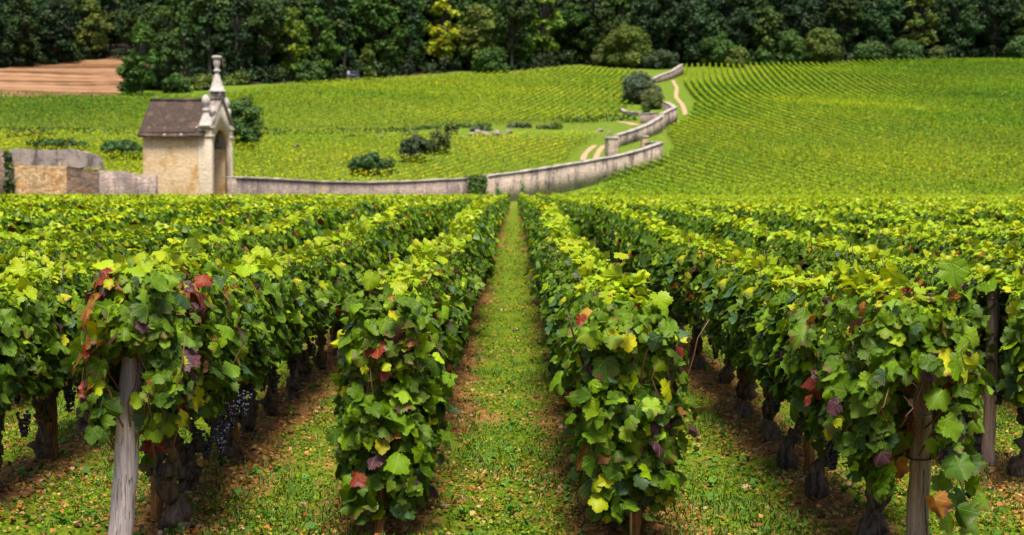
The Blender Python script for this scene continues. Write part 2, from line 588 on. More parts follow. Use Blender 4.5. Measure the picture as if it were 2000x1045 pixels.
def leaves(mb, pos, nrm, size, col, lod=0, tipdown=.8, r_=rng):
    n = len(pos)
    if n == 0: return
    uv, f = ((LEAF_UV, LEAF_F), (LEAF6_UV, LEAF6_F), (CARD_UV, CARD_F))[lod]
    nrm = unit(nrm)
    tip = r_.normal(0, .45, (n, 3)); tip[:, 2] -= tipdown
    tip = tip - (tip * nrm).sum(1)[:, None] * nrm
    tip = unit(tip)
    bi = np.cross(tip, nrm)
    fold = r_.normal(.16, .26, n)[:, None]
    curl = r_.normal(.22, .34, n)[:, None]
    asp = r_.uniform(.9, 1.12, n)[:, None]
    U = uv[None, :, 0] * asp; V = np.broadcast_to(uv[None, :, 1], (n, len(uv)))
    Z = -fold * np.abs(U) * 1.6 - curl * ((V - .36) ** 2 + U ** 2) * 1.2
    if lod == 0:
        Z = Z + .06 * np.sin(U * 8 + r_.uniform(0, 6, (n, 1))) + .055 * np.cos(V * 7 + r_.uniform(0, 6, (n, 1)))
    s = np.asarray(size).reshape(-1, 1, 1)
    co = pos[:, None, :] + s * (U[..., None] * bi[:, None, :] + V[..., None] * tip[:, None, :] + Z[..., None] * nrm[:, None, :])
    m = len(uv)
    F_ = (f[None] + (np.arange(n) * m)[:, None, None]).reshape(-1, f.shape[1])
    if col.shape[1] == 3: col = np.c_[col, np.zeros(n)]
    mb.add_many(co.reshape(-1, 3), F_, np.repeat(col, m, 0), np.tile(uv, (n, 1)))


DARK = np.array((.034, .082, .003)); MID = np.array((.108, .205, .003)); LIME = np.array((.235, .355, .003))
YEL = np.array((.50, .44, .006)); RED = np.array((.30, .035, .018)); PUR = np.array((.075, .028, .050)); BLUE = np.array((.050, .115, .045)); ORG = np.array((.34, .14, .02))


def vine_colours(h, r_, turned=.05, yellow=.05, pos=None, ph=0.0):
    """h: 0 at the bottom of the canopy, 1 at its top, where the young leaves are lime; callers lower it on row sides as painted shade"""
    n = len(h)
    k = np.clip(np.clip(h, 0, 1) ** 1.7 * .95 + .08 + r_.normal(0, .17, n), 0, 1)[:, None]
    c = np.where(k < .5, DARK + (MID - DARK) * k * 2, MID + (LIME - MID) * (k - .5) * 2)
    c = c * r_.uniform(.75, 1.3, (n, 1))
    u = r_.random(n)
    bl = (u < .05) & (h < .8); c[bl] = BLUE * r_.uniform(.7, 1.2, (bl.sum(), 1))
    if pos is None:
        cl = np.ones(n)
    else:                                                # autumn colour comes in patches, not leaf by leaf
        x, y, z = pos[:, 0], pos[:, 1], pos[:, 2]
        f = np.sin(y * 9 + z * 5 + ph * 3) * np.sin(z * 11 - x * 6 + ph) + .5 * np.sin(x * 14 + y * 5 + ph * 2)
        cl = np.where(f > .55, 4.5, .22)
    ye = (u > 1 - yellow * (.4 + 1.6 * h) * np.where(cl > 1, 2.2, .7)); c[ye] = (LIME + (YEL - LIME) * r_.uniform(.15, .8, (ye.sum(), 1)))
    v = r_.random(n); t_ = turned * cl
    pu = v < t_ * .30; c[pu] = PUR * r_.uniform(.6, 1.3, (pu.sum(), 1))
    re = (v > 1 - t_ * .16); c[re] = RED * r_.uniform(.4, .9, (re.sum(), 1))
    og = (v > .5) & (v < .5 + t_ * .16); c[og] = ORG * r_.uniform(.5, 1.0, (og.sum(), 1))
    tired = np.where(r_.random(n) < np.minimum(t_ * 4.0, .8), r_.uniform(.3, 1, n), np.where(r_.random(n) < .3, r_.uniform(.08, .3, n), 0))
    return np.c_[c, tired]


def lump(y, z, ph):
    return .5 * np.sin(y * 5.3 + ph) + .3 * np.sin(y * 11 + z * 7 + ph * 2) + .3 * np.sin(z * 9 - y * 4 + ph * 3)


def canopy(mb, r_, L=.8, n=420, hb=.36, ht=1.12, wd=.32, lod=0, size=(.038, .105), end=0, turned=.05, yellow=.05, ph=0.0, y0=0.0, x0=0.0, z0=0.0, sprigs=9, clear=(), at=None):
    ns, nt = int(n * .66), int(n * .16); ni = n - ns - nt
    y = r_.uniform(-L / 2 - .06, L / 2 + .06, n)
    h = np.empty(n); x = np.empty(n); nr = np.empty((n, 3))
    # sides
    s = slice(0, ns)
    sg = np.where(r_.random(ns) < .5, -1, 1)
    h[s] = r_.beta(1.25, 1.0, ns)
    zz = hb + (ht - hb) * h[s]
    lm = lump(y[s], zz, ph + sg)
    x[s] = sg * (wd / 2) * (.52 + .62 * np.sin(np.clip(h[s], 0, 1) * math.pi) ** .7 + .26 * lm) + r_.normal(0, .03, ns)
    nr[s] = np.c_[sg * .8 + r_.normal(0, .35, ns), r_.normal(0, .6, ns), .45 + r_.normal(0, .45, ns)]
    # top
    s = slice(ns, ns + nt)
    x[s] = r_.uniform(-.24, .24, nt) * wd
    h[s] = 1 + .05 * lump(y[s] * 1.3, x[s] * 2, ph + 5) + r_.normal(0, .025, nt) - np.abs(x[s] / wd) ** 2 * .35
    nr[s] = np.c_[x[s] * 2 / wd + r_.normal(0, .45, nt), r_.normal(0, .45, nt), np.full(nt, .95)]
    # inner
    s = slice(ns + nt, n)
    x[s] = r_.uniform(-.35, .35, ni) * wd; h[s] = r_.uniform(.05, .95, ni)
    nr[s] = r_.normal(0, 1, (ni, 3)) + np.array((0, 0, .4))
    if end:                                              # a leafy face at the row's end, towards the aisle head
        e = r_.random(n) < end
        q = e & (np.arange(n) < ns)
        k = q.sum()
        y[q] = -L / 2 - .05 + .14 * lump(x[q] * 4, h[q] * 2, ph) + r_.normal(0, .035, k)
        x[q] = r_.uniform(-.5, .5, k) * wd * (.72 + .30 * np.sin(h[q] * 2.6) + .32 * lump(h[q] * 1.6, x[q] * 3, ph + 4))
        nr[q] = np.c_[x[q] / wd * 1.4 + r_.normal(0, .55, k), -.75 + r_.normal(0, .35, k), .45 + r_.normal(0, .45, k)]
    top_ = np.zeros(n, bool); top_[ns:ns + nt] = True
    # ragged skirt
    keep = (h > .06 + .12 * lump(y, x * 3, ph + 2)) | (r_.random(n) < .25)
    x, y, h, nr, top_ = x[keep], y[keep], h[keep], nr[keep], top_[keep]
    z = hb + (ht - hb) * h
    if clear:                                            # leaves tied back from a post
        k = np.ones(len(x), bool)
        for (cx, cy, hw, zm) in clear:
            wx, wy, wz = x + at[0], y + at[1], z + .0
            k &= ~((wy < cy + .03) & (np.abs(wx * cy / wy - cx) < hw) & (1.6 - (1.6 - wz) * cy / wy < zm))
        x, y, h, nr, z, top_ = x[k], y[k], h[k], nr[k], z[k], top_[k]
    sz = (size[0] + (size[1] - size[0]) * r_.beta(1.1, 2.0, len(x))) * np.where(h > .9, .72, 1.0) * np.where(r_.random(len(x)) < .04, 1.35, 1.0)
    tone = np.where(top_, .72 + .28 * np.clip(h, 0, 1), np.where(h > .96, .5, np.where(r_.random(len(h)) < .14, .75, .09 + .42 * np.clip(h, 0, 1) ** 1.3)))  # side leaves darkened as shade put into their colour; young top leaves lime
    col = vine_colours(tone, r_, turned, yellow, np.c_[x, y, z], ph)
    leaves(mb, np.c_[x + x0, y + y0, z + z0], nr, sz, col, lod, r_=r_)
    for _ in range(sprigs):                              # young shoots that stand above the trimmed top
        bx, by = r_.uniform(-.07, .07), r_.uniform(-L / 2, L / 2)
        k = r_.integers(4, 8)
        tt = np.linspace(0, 1, k)
        hh = r_.uniform(.03, .11) * (1.5 if end else 1)
        p = np.c_[bx + x0 + tt * r_.normal(0, .04), by + y0 + tt * r_.normal(0, .06), z0 + ht - .03 + tt * hh] + r_.normal(0, .015, (k, 3))
        c = (LIME + (YEL - LIME) * r_.uniform(0, .45, (k, 1))) * r_.uniform(.8, 1.15, (k, 1))
        leaves(mb, p, r_.normal(0, .6, (k, 3)) + np.array((0, -.15, .8)), r_.uniform(.045, .085, k), c, lod, .3, r_=r_)


def old_trunk(mb, r_, h=.42, lean=0.0, fork=True, thick=.045):
    def limb(p0, p1, r0, r1, bow, n=13):
        t = np.linspace(0, 1, n)[:, None]
        pts = np.array(p0) * (1 - t) + np.array(p1) * t
        pts += np.sin(t * math.pi) * np.array(bow) + r_.normal(0, .011, (n, 3)) * np.sin(t * math.pi) ** .5
        rr = np.linspace(r0, r1, n) * (1 + .24 * np.sin(np.linspace(0, 11, n) + r_.uniform(0, 6))) * r_.uniform(.85, 1.2, n)
        tube(mb, pts, rr, 12, True, .14, r_)
        return pts
    k = h * r_.uniform(.45, .65)
    top = (lean + r_.normal(0, .03), r_.normal(0, .04), k)
    limb((0, 0, -.06), top, thick * 1.35, thick * .95, (r_.normal(0, .03), r_.normal(0, .03), 0))
    ends = [(top[0] + r_.normal(0, .03), top[1] + .13, h)]
    if fork: ends.append((top[0] + r_.normal(0, .03), top[1] - .13, h * r_.uniform(.9, 1.1)))
    for e in ends:
        limb(top, e, thick * .85, thick * .45, (r_.normal(0, .03), 0, -.015))
        for _ in range(3):                               # canes that climb to the wire
            p1 = (e[0] + r_.normal(0, .07), e[1] + r_.normal(0, .12), r_.uniform(.85, 1.1))
            t = np.linspace(0, 1, 5)[:, None]
            tube(mb, np.array(e) * (1 - t) + np.array(p1) * t + r_.normal(0, .012, (5, 3)), np.linspace(.008, .004, 5), 5)


ICO = None


def grapes(mb, r_, c, n=64, L=.13, w_=.034):
    global ICO
    if ICO is None:
        bm = bmesh.new(); bmesh.ops.create_icosphere(bm, subdivisions=1, radius=1)
        bm.verts.ensure_lookup_table()
        ICO = (np.array([v.co[:] for v in bm.verts]), np.array([[v.index for v in f.verts] for f in bm.faces])); bm.free()
    V, Fc = ICO
    for _ in range(n):
        t = r_.random() ** .8
        a = r_.uniform(0, 6.28); rr = w_ * (1 - .75 * t)
        p = np.array(c) + np.array((math.cos(a) * rr, math.sin(a) * rr, -L * t))
        mb.add_many(V * r_.uniform(.0085, .0108) + p, Fc)


# ================================================================== SETTING: one terrain sheet
def axis(fine0, fine1, step, out0, out1, grow, most):
    a = list(np.arange(fine0, fine1 + 1e-6, step))
    s = step
    while a[-1] < out1:
        s = min(s * grow, most if a[-1] < 420 else 60); a.append(a[-1] + s)
    s = step; b = []
    x = fine0
    while x > out0:
        s = min(s * grow, most if x > -420 else 60); x -= s; b.append(x)
    return np.array(b[::-1] + a)


WALL_MAIN = [(452, 345, 74), (520, 347.5, 79), (620, 353, 87), (720, 355, 94), (800, 352.5, 98), (890, 348, 101.5), (950, 342, 104), (1020, 333, 107.5), (1080, 324, 112),
             (1140, 314.5, 117), (1200, 304, 122), (1245, 293, 126), (1290, 278, 130)]
FOREST_EDGE = [(-260, 140), (0, 136), (120, 128), (230, 116), (300, 128), (400, 160), (480, 167), (560, 163), (650, 158), (700, 155), (780, 150), (850, 144), (900, 141), (1000, 140), (1080, 131),
               (1130, 127), (1240, 135), (1330, 131), (1400, 130), (1500, 128), (1600, 124), (1700, 121), (1850, 119), (2000, 118), (2260, 118)]
EDGE = [G(a, b) for a, b in FOREST_EDGE]
ex = np.array([p.x for p in EDGE]); ey = np.array([p.y for p in EDGE])
_o = np.argsort(ex); ex, ey = ex[_o], ey[_o]


def edge_y(x):
    return np.interp(x, ex, ey)


POLY_R = [(4.2, 101.5)] + [(p.x, p.y) for p in (G(1215, 345), G(1305, 312), G(1318, 296), G(1302, 264), G(1352, 226), G(1356, 208), G(1338, 176), G(1326, 148), G(1330, 137))]
POLY_R += [(x, float(edge_y(x)) - 2.5) for x in np.linspace(POLY_R[-1][0] + 1.5, 150, 30)] + [(70, 101.5)]
POLY_L1 = [((px - 1005) / F * d, d + 2.2) for px, d in ((-420, 69), (0, 71), (300, 74), (452, 75), (520, 79), (620, 87), (720, 94), (800, 98), (890, 101.5), (950, 104), (1020, 107.5), (1080, 112), (1105, 116))]
POLY_L1 += [(p.x, p.y) for p in (G(1110, 318), G(1136, 290), G(1170, 272), G(1000, 272), G(890, 275), G(740, 270), G(600, 268), G(300, 270), G(-220, 276))]
POLY_L2 = [(p.x, p.y) for p in (G(-220, 262), G(300, 263), G(620, 260), G(900, 250), G(1000, 247), G(1170, 243), G(1235, 213), G(1218, 202), G(1225, 175), G(1262, 160), G(1246, 143), G(1130, 134), G(1000, 146),
                                G(850, 152), G(700, 161), G(560, 170), G(430, 190), G(250, 192), G(-220, 192))]
PLOUGH = [(p.x, p.y) for p in (G(-260, 190), G(0, 189), G(210, 188), G(247, 182), G(250, 150), G(345, 128), G(345, 105), G(235, 110), G(120, 124), G(0, 133), G(-260, 138))]
BUSHSPOT = [((727, 341), 3.2), ((815, 315), 2.6), ((858, 304), 2.2)]
TRACK1 = [G(1138, 316), G(1141, 305), G(1150, 294), G(1163, 285)]
TRACK2 = [G(1163, 314), G(1166, 303), G(1172, 293), G(1182, 284)]
PATHR = [G(1340, 226), G(1333, 205), G(1320, 190), G(1322, 172), G(1314, 157)]
PATHL = [G(1205, 238), G(1232, 241), G(1243, 246)]

xs = axis(-5.0, 5.0, .09, -2600, 2600, 1.035, 1.25)
ys = axis(4.4, 13.0, .09, -120, 2900, 1.022, 1.0)
X, Y = np.meshgrid(xs, ys)
Z = T(X, Y)
fe = Y > edge_y(X)
Z += np.where(fe, .25 * np.sin(X * .7) * np.cos(Y * .6), 0)
pl = inside(PLOUGH, X, Y)
Z += np.where(pl, .28 * np.sin(Y * 1.1 + .8 * np.sin(X * .12)) + .06 * np.sin(X * 1.3 + Y), 0)
gb = MB()
ny_, nx_ = X.shape
ii, jj = np.meshgrid(np.arange(ny_ - 1), np.arange(nx_ - 1), indexing='ij'); ii, jj = ii.ravel(), jj.ravel()
gb.add_many(np.c_[X.ravel(), Y.ravel(), Z.ravel()], np.stack([ii * nx_ + jj, ii * nx_ + jj + 1, (ii + 1) * nx_ + jj + 1, (ii + 1) * nx_ + jj], 1))
ground = gb.build("ground", M_GROUND, smooth=True)
ground["kind"] = "structure"; ground["label"] = "rising vineyard ground of grass and reddish soil"
nearf = np.clip((104 - Y) / 4, 0, 1)
infield0 = inside(POLY_R, X, Y) | inside(POLY_L2, X, Y) | inside(POLY_L1, X, Y)
rd = rowdist(X)
aisle = (X > -.6) & (X < .5)
bare = nearf * (np.exp(-(rd / (.20 + .07 * np.sin(Y * .8 + X * 3) + .05 * np.sin(Y * 2.1 + X))) ** 2) * .66 + np.where(aisle, .06, .20) + .12 * np.sin(X * 1.3 + Y * .21))
hill = 1 - nearf
bare += hill * .12 + infield0 * .05
bnk = hill * np.clip(1 - np.abs(Y - edge_y(X) + 1.2) / 1.6, 0, 1) * np.clip(.5 + 1.6 * np.sin(X * .23) * np.sin(X * .061 + 2), 0, 1)
pale = np.maximum(np.where(pl, 1.0, 0), bnk * .8)
infield = inside(POLY_R, X, Y) | inside(POLY_L1, X, Y) | inside(POLY_L2, X, Y)
lush = np.where((hill > .5) & ~infield & ~pl, .85, 0.0)
for (q, r0) in BUSHSPOT:
    g_ = G(*q)
    lush = np.maximum(lush, (np.hypot(X - g_.x, Y - g_.y + .5) < r0) * .9)
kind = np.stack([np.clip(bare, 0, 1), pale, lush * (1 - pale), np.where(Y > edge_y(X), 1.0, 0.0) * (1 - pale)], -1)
ka = ground.data.attributes.new("ground_kind", 'FLOAT_COLOR', 'POINT')
ka.data.foreach_set("color", kind.astype(np.float32).ravel())


def strip(name, pts, wd, label):
    q = [Vector(p) for p in pts]; st = []
    for a, b in zip(q[:-1], q[1:]):
        n = max(2, int((b - a).length / .5)); st += [a.lerp(b, i / n) for i in range(n)]
    A = np.array([p[:2] for p in st + [q[-1]]]); k = np.ones(9) / 9
    A = np.stack([np.convolve(np.pad(A[:, i], 4, mode='edge'), k, mode='valid') for i in (0, 1)], 1)
    tg = np.gradient(A, axis=0); tg /= np.linalg.norm(tg, axis=1)[:, None] + 1e-9; nr = np.c_[tg[:, 1], -tg[:, 0]]
    r_ = np.random.default_rng(len(A)); V = []
    for f in (-.5, -.2, .2, .5):
        e = A + nr * (f * wd * (1 + r_.normal(0, .10, len(A))))[:, None]
        V.append(np.c_[e, T0(e[:, 0], e[:, 1]) + .035 + .02 * (abs(f) < .3)])
    V = np.stack(V, 1).reshape(-1, 3); m = len(A)
    i, j = np.meshgrid(np.arange(m - 1), np.arange(3), indexing='ij'); i, j = i.ravel(), j.ravel()
    mb = MB(); mb.add_many(V, np.stack([i * 4 + j, i * 4 + j + 1, (i + 1) * 4 + j + 1, (i + 1) * 4 + j], 1))
    o = mb.build(name, M_TRACK, smooth=True); o["kind"] = "structure"; o["label"] = label


M_TRACK = plain("pale track earth", (.42, .28, .16), .95, 0, .3, 2)
strip("track", TRACK1, .55, "pale wheel rut of the track by the gate pillars, outer one")
strip("track", TRACK2, .55, "pale wheel rut of the track by the gate pillars, next to the wall")
strip("path", PATHR, .65, "pale earth path climbing beside the striped vineyard")
strip("path", PATHL, 1.3, "pale earth track running in above the curving wall")


# ================================================================== STONE: walls
def wall(name, pts, m, label, thick=.45, group=None, coping=True, step=.8, jitter=.035, height=None, cat="wall", foot=.35, bottoms=None, mc=None):
    """pts: (px, py of the top, distance); the foot follows the ground"""
    q = [P(*p) for p in pts]
    r_ = np.random.default_rng(len(q) * 13 + int(abs(pts[0][0])))
    st = []
    for a, b in zip(q[:-1], q[1:]):
        n = max(1, int((b - a).length / step))
        st += [a.lerp(b, i / n) for i in range(n)]
    st.append(q[-1])
    A = np.array([p[:] for p in st])
    tg = np.gradient(A[:, :2], axis=0); tg /= np.linalg.norm(tg, axis=1)[:, None] + 1e-9
    nr = np.c_[tg[:, 1], -tg[:, 0]]
    top = A[:, 2] - (.10 if coping else 0) + (0 if coping else 1) * r_.normal(0, jitter, len(A))
    bot = np.minimum(T0(A[:, 0], A[:, 1]) - foot, top - .3)
    n = len(A)

    def prism(lo, hi, half, mb):
        f, bk = A[:, :2] + nr * half, A[:, :2] - nr * half
        V = np.stack([np.c_[f, lo], np.c_[f, hi], np.c_[bk, hi], np.c_[bk, lo]], 1).reshape(-1, 3)
        i = np.arange(n - 1)[:, None] * 4
        fs = np.concatenate([i + np.array([[0, 4, 5, 1]]), i + np.array([[1, 5, 6, 2]]), i + np.array([[2, 6, 7, 3]]), i + np.array([[3, 7, 4, 0]])])
        mb.add_many(V, fs)
        k = mb.k - len(V)
        for e in ((0, 1, 2, 3), tuple((n - 1) * 4 + x for x in (3, 2, 1, 0))):
            mb.f.append(np.array(e) + k); mb.n.append(np.array([4]))
    o = empty(name, (0, 0, 0))
    o.location = (float(A[0, 0]), float(A[0, 1]), float(bot[0]))
    off = np.array(o.location)
    A[:, :2] -= off[:2]
    mb = MB(); prism(bot - off[2], top - off[2], thick / 2, mb); mb.build("wall_face", m, o)
    if coping:
        mb = MB(); jt = r_.normal(0, .02, n); prism(top - off[2] + .002, top - off[2] + .10 + jt, thick / 2 + .06, mb); mb.build("coping", mc or M_COPING, o)
    tag(o, label, cat, group)
    return o


STW = "old stone walls round the vineyard"
wall("stone_wall", WALL_MAIN[:6] + [(908, 347, 102.3)], M_WALL, "long low mauve-grey stone wall running from the gatehouse behind the vine rows to the ivy", .5, STW)
wall("stone_wall", [(948, 342.5, 104)] + WALL_MAIN[7:], M_WALLPALE, "tall streaked pink-grey stone wall climbing the slope from the ivy to the gateway", .5, STW)
wall("stone_wall", [(909, 347, 102.5), (929, 345, 103.3), (947.5, 342.5, 104.1)], M_WALL, "short stretch of stone wall buried under hanging ivy", .44, STW, coping=False)
# return of the climbing wall, with the right-hand gate pillar
wall("stone_wall", [(1289, 277, 130.5), (1275, 277, 133.2), (1264, 279, 135)], M_WALL, "short return wall between the corner of the climbing wall and the ochre-topped gate pillar", .45, STW)
wall("stone_wall", [(px_, py_, G(px_, bt_).y) for px_, py_, bt_ in ((1203, 263, 289), (1230, 255, 280), (1250, 248, 274), (1266, 241, 268), (1280, 233, 263), (1291, 226, 258))], M_WALLPALE,
     "curving pale stone wall rising to the hill beyond the gate pillars", .5, STW)
wall("stone_wall", [(1293, 221, 172), (1302, 216, 175), (1319, 209, 179)], M_WALLPALE, "short broken stone wall at the bend, right above the curving wall", .5, STW)
wall("stone_wall", [(1318, 209, 180), (1310, 203, 185), (1299, 198, 190)], M_WALL, "ruined return wall leading up and away below the olive bush", .5, STW)
wall("stone_wall", [(1251, 222, 184), (1285, 219, 184)], M_WALL, "low dark retaining wall under the bushes at the bend", .5, STW)
wall("stone_wall", [(1212, 211, 204), (1222, 217, 200), (1250, 219, 196)], M_WALL, "low crumbling terrace wall beside the bare earth patch", .5, STW)
wall("stone_wall", [(1268, 156, 258), (1290, 146, 268), (1312, 138, 279), (1332, 125, 291)], M_WALL, "far stone wall climbing to the edge of the wood at the head of the path", .6, STW)


def pillar(px, py, d, wd, label, m):
    q = P(px, py, d); z0 = float(T0(q.x, q.y)) - .3
    o = empty("gate_pillar", (q.x, q.y, z0)); h = q.z - z0
    mb = MB(); box(mb, (0, 0, (h - .2) / 2), (wd, wd, h - .2), .3, .03); mb.build("shaft", m, o)
    mb = MB(); box(mb, (0, 0, h - .12), (wd + .16, wd + .16, .155), .3, .03); mb.build("cap", M_COPING, o)
    tag(o, label, "pillar", "gate pillars in the wall")
    return o


pillar(1194, 267, 133, .95, "square pale gate pillar with white cap, at the near end of the curving wall", M_WALLPALE)
pillar(1258, 264, 135.5, .55, "slim gate pillar stained ochre, standing above the corner of the climbing wall", stone_material("ochre pillar stone", (.5, .38, .27), (.4, .28, .18), (.5, .27, .08), .1, .1, ochre_at=.45))

# high wall on the left: stained render over exposed masonry
hw = empty("stone_wall", (0, 0, 0))


def flat_piece(name, px, d, m, parent, thick, back=0.0):
    """a vertical slab whose outline is given by (px, py) pairs measured at distance d"""
    q = [P(a, b, d) for a, b in px]
    bm = bmesh.new()
    vs = [bm.verts.new((p.x, p.y, p.z)) for p in q]
    f = bm.faces.new(vs)
    ex_ = bmesh.ops.extrude_face_region(bm, geom=[f])
    for v in ex_['geom']:
        if isinstance(v, bmesh.types.BMVert): v.co.y += thick
    bmesh.ops.recalc_face_normals(bm, faces=bm.faces)
    for v in bm.verts: v.co.y += back
    me = bpy.data.meshes.new(name); bm.to_mesh(me); bm.free(); me.materials.append(m)
    return link(name, me, parent)


def jag(pts, amp, seed, n=6):
    r_ = np.random.default_rng(seed); out = []
    for a, b in zip(pts[:-1], pts[1:]):
        for i in range(n):
            t = i / n
            out.append((a[0] + (b[0] - a[0]) * t, a[1] + (b[1] - a[1]) * t + r_.normal(0, amp)))
    return out + [pts[-1]]


flat_piece("render_coat", [(21, 326)] + jag([(21, 290), (60, 292), (110, 293), (135, 291), (160, 296), (186, 303)], .5, 1) + [(190, 305), (196, 316), (198, 330)] + jag([(198, 330), (135, 325), (21, 326)], .9, 2)[1:-1], 70, M_RENDER, hw, .5)
flat_piece("rubble_face", [(21, 412), (21, 328)] + jag([(21, 328), (135, 327), (199, 332)], .4, 3)[1:] + [(204, 345), (204, 412)], 70, M_RUBBLE, hw, .5, .03)
flat_piece("masonry_patch", [(29, 411), (29, 318), (33, 317)] + jag([(33, 318), (60, 323), (131, 325)], .7, 4)[1:] + [(132, 411)], 70, M_OCHRE, hw, .2, -.05)
tag(hw, "high old wall with stained render above ochre masonry, left of the gatehouse", "wall", STW)
wall("stone_wall", [(-190, 288, 69), (-90, 290, 69.5), (0, 292, 70.4), (8, 292, 70.5)], M_RUBBLE, "dark rubble wall at the frame edge, beyond the ivy strip and the high wall", .5, STW, coping=False)
wall("stone_wall", [(198, 331, 69.6), (240, 333, 69.4), (258, 337, 69.3), (304, 338, 69.1)], M_WALL, "low broken wall joining the high wall to the gatehouse corner", .5, STW, coping=False, jitter=.05)

# ================================================================== GATEHOUSE
near = P(413, 300, 72.0)                                  # the corner nearest the camera
HB = -.1
vr = Vector((near.x, near.y, 0)).normalized()             # view direction
rt = Vector((vr.y, -vr.x, 0))
th = R(24)
sdir = (rt * -math.cos(th) + vr * math.sin(th))           # from the near corner back along the long side
fdir = (rt * math.sin(th) + vr * math.cos(th))            # from the near corner along the arched front
GH = empty("gatehouse", (near.x, near.y, HB))
GH.rotation_euler = (0, 0, math.atan2(-sdir.y, -sdir.x))  # local +x = outwards through the arch, local +y = along the front
L_, W_, EV, AP = 3.75, 2.6, 4.42 - HB, 6.0 - HB
# local: side from x=-L_ to 0 at y=0, front at x=0 from y=0 to W_
# the local y axis must run along the arched front, away from the camera
FLIP = 1 if (Matrix.Rotation(GH.rotation_euler[2], 3, 'Z') @ Vector((0, 1, 0))).dot(fdir) > 0 else -1


def gl(v):
    v = np.asarray(v, float).reshape(-1, 3).copy(); v[:, 1] *= FLIP
    return v


def gbox(mb, lo, hi):
    lo, hi = np.array(lo, float), np.array(hi, float)
    c = gl((lo + hi) / 2)[0]
    box(mb, c, hi - lo, 0, .012)


def prism_yz(mb, outline, x0, x1):
    """outline in the front's (y, z), pushed from x0 to x1"""
    bm = bmesh.new()
    vs = [bm.verts.new((x0, y * FLIP, z)) for y, z in outline]
    f = bm.faces.new(vs)
    e = bmesh.ops.extrude_face_region(bm, geom=[f])
    for v in e['geom']:
        if isinstance(v, bmesh.types.BMVert): v.co.x = x1
    bmesh.ops.recalc_face_normals(bm, faces=bm.faces)
    bmesh.ops.triangulate(bm, faces=[q for q in bm.faces if len(q.verts) > 4])
    bm.verts.ensure_lookup_table()
    for i, v in enumerate(bm.verts): v.index = i
    mb.add(np.array([v.co[:] for v in bm.verts]), [[v.index for v in q.verts] for q in bm.faces])
    bm.free()


AR, SP = .99, 3.57 - HB                                   # arch radius and spring height
arc = [(W_ / 2 + AR * math.cos(a), SP + AR * math.sin(a)) for a in np.linspace(0, math.pi, 17)]
mb = MB()
prism_yz(mb, [(.0, 0), (W_ / 2 - AR, 0)] + arc[::-1] + [(W_ / 2 + AR, 0), (W_, 0), (W_, EV + .1), (W_ / 2, AP + .1), (0, EV + .1)], -.25, 0)
mb.build("arched_front", M_TRIM, GH)
mb = MB(); gbox(mb, (-L_, 0.003, 0), (-.252, .28, EV)); mb.build("side_wall", M_HOUSE, GH)
mb = MB(); gbox(mb, (-L_, W_ - .28, 0), (-.252, W_ - .003, EV)); mb.build("side_wall", M_HOUSE, GH)
mb = MB(); prism_yz(mb, [(.282, 0), (W_ / 2 - AR, 0)] + arc[::-1] + [(W_ / 2 + AR, 0), (W_ - .282, 0), (W_ - .282, EV), (W_ / 2, AP - .16), (.282, EV)], -L_ + .003, -L_ + .30); mb.build("rear_wall", M_HOUSE, GH)
# barrel vault inside
mb = MB()
va = [(W_ / 2 + (AR + .005) * math.cos(a), SP + .002 + (AR + .005) * math.sin(a)) for a in np.linspace(0, math.pi, 17)]
prism_yz(mb, va[::-1] + [(W_ - .286, SP + .002), (W_ - .286, EV - .03), (W_ / 2 + .3, AP - .45), (W_ / 2 - .3, AP - .45), (.286, EV - .03), (.286, SP + .002)], -L_ + .31, -.256)
mb.build("vault", M_RENDER, GH)
# roof: two tiled slopes and a ridge
half = W_ / 2
sl = math.hypot(half + .28, (AP - EV) * (half + .28) / half)
for sgn in (0, 1):
    mb = MB()
    nx, nyv = 14, 10
    u, v = np.meshgrid(np.linspace(-L_ - .16, -.30, nx), np.linspace(0, 1, nyv), indexing='ij')
    yy = half - (half + .28) * v; zz = AP + .02 - (AP - EV) * (half + .28) / half * v
    sag = -.05 * np.sin((u + L_) / L_ * math.pi) + .02 * np.sin(u * 7 + v * 9)
    yy = yy if sgn == 0 else W_ - yy
    top = np.c_[u.ravel(), yy.ravel(), (zz + sag + .1).ravel()]; low = np.c_[u.ravel(), yy.ravel(), (zz + sag).ravel()]
    i, j = np.meshgrid(np.arange(nx - 1), np.arange(nyv - 1), indexing='ij'); i, j = i.ravel(), j.ravel()
    f = np.stack([i * nyv + j, i * nyv + j + 1, (i + 1) * nyv + j + 1, (i + 1) * nyv + j], 1)
    UV = np.c_[u.ravel(), (v * sl).ravel()]
    mb.add_many(gl(top), f, uv=UV); mb.add_many(gl(low), f[:, ::-1], uv=UV)
    N = nx * nyv
    rim = []
    for a, b in [((i_, nyv - 1), (i_ + 1, nyv - 1)) for i_ in range(nx - 1)] + [((0, j_), (0, j_ + 1)) for j_ in range(nyv - 1)] + [((nx - 1, j_), (nx - 1, j_ + 1)) for j_ in range(nyv - 1)]:
        p, q = a[0] * nyv + a[1], b[0] * nyv + b[1]
        rim.append((p, q, q + N, p + N))
    mb.f.append((np.array(rim) + mb.k - 2 * N).ravel()); mb.n.append(np.full(len(rim), 4))
    rf = mb.build("roof_slope", M_ROOF, GH, smooth=False)
mb = MB()
tube(mb, gl([(-L_ - .18, half, AP + .09), (-L_ / 2, half, AP + .05), (-.3, half, AP + .1)]), .1, 8)
mb.build("ridge", M_ROOF, GH)
mb = MB(); gbox(mb, (-L_ - .1, -.16, EV - .13), (-.75, -.002, EV - .02)); mb.build("eaves_beam", M_TIMBER, GH)
for xx in (-2.45, -1.55):
    mb = MB(); gbox(mb, (xx - .07, -.23, EV - .24), (xx + .07, -.004, EV - .135)); mb.build("corbel", M_TRIM, GH)
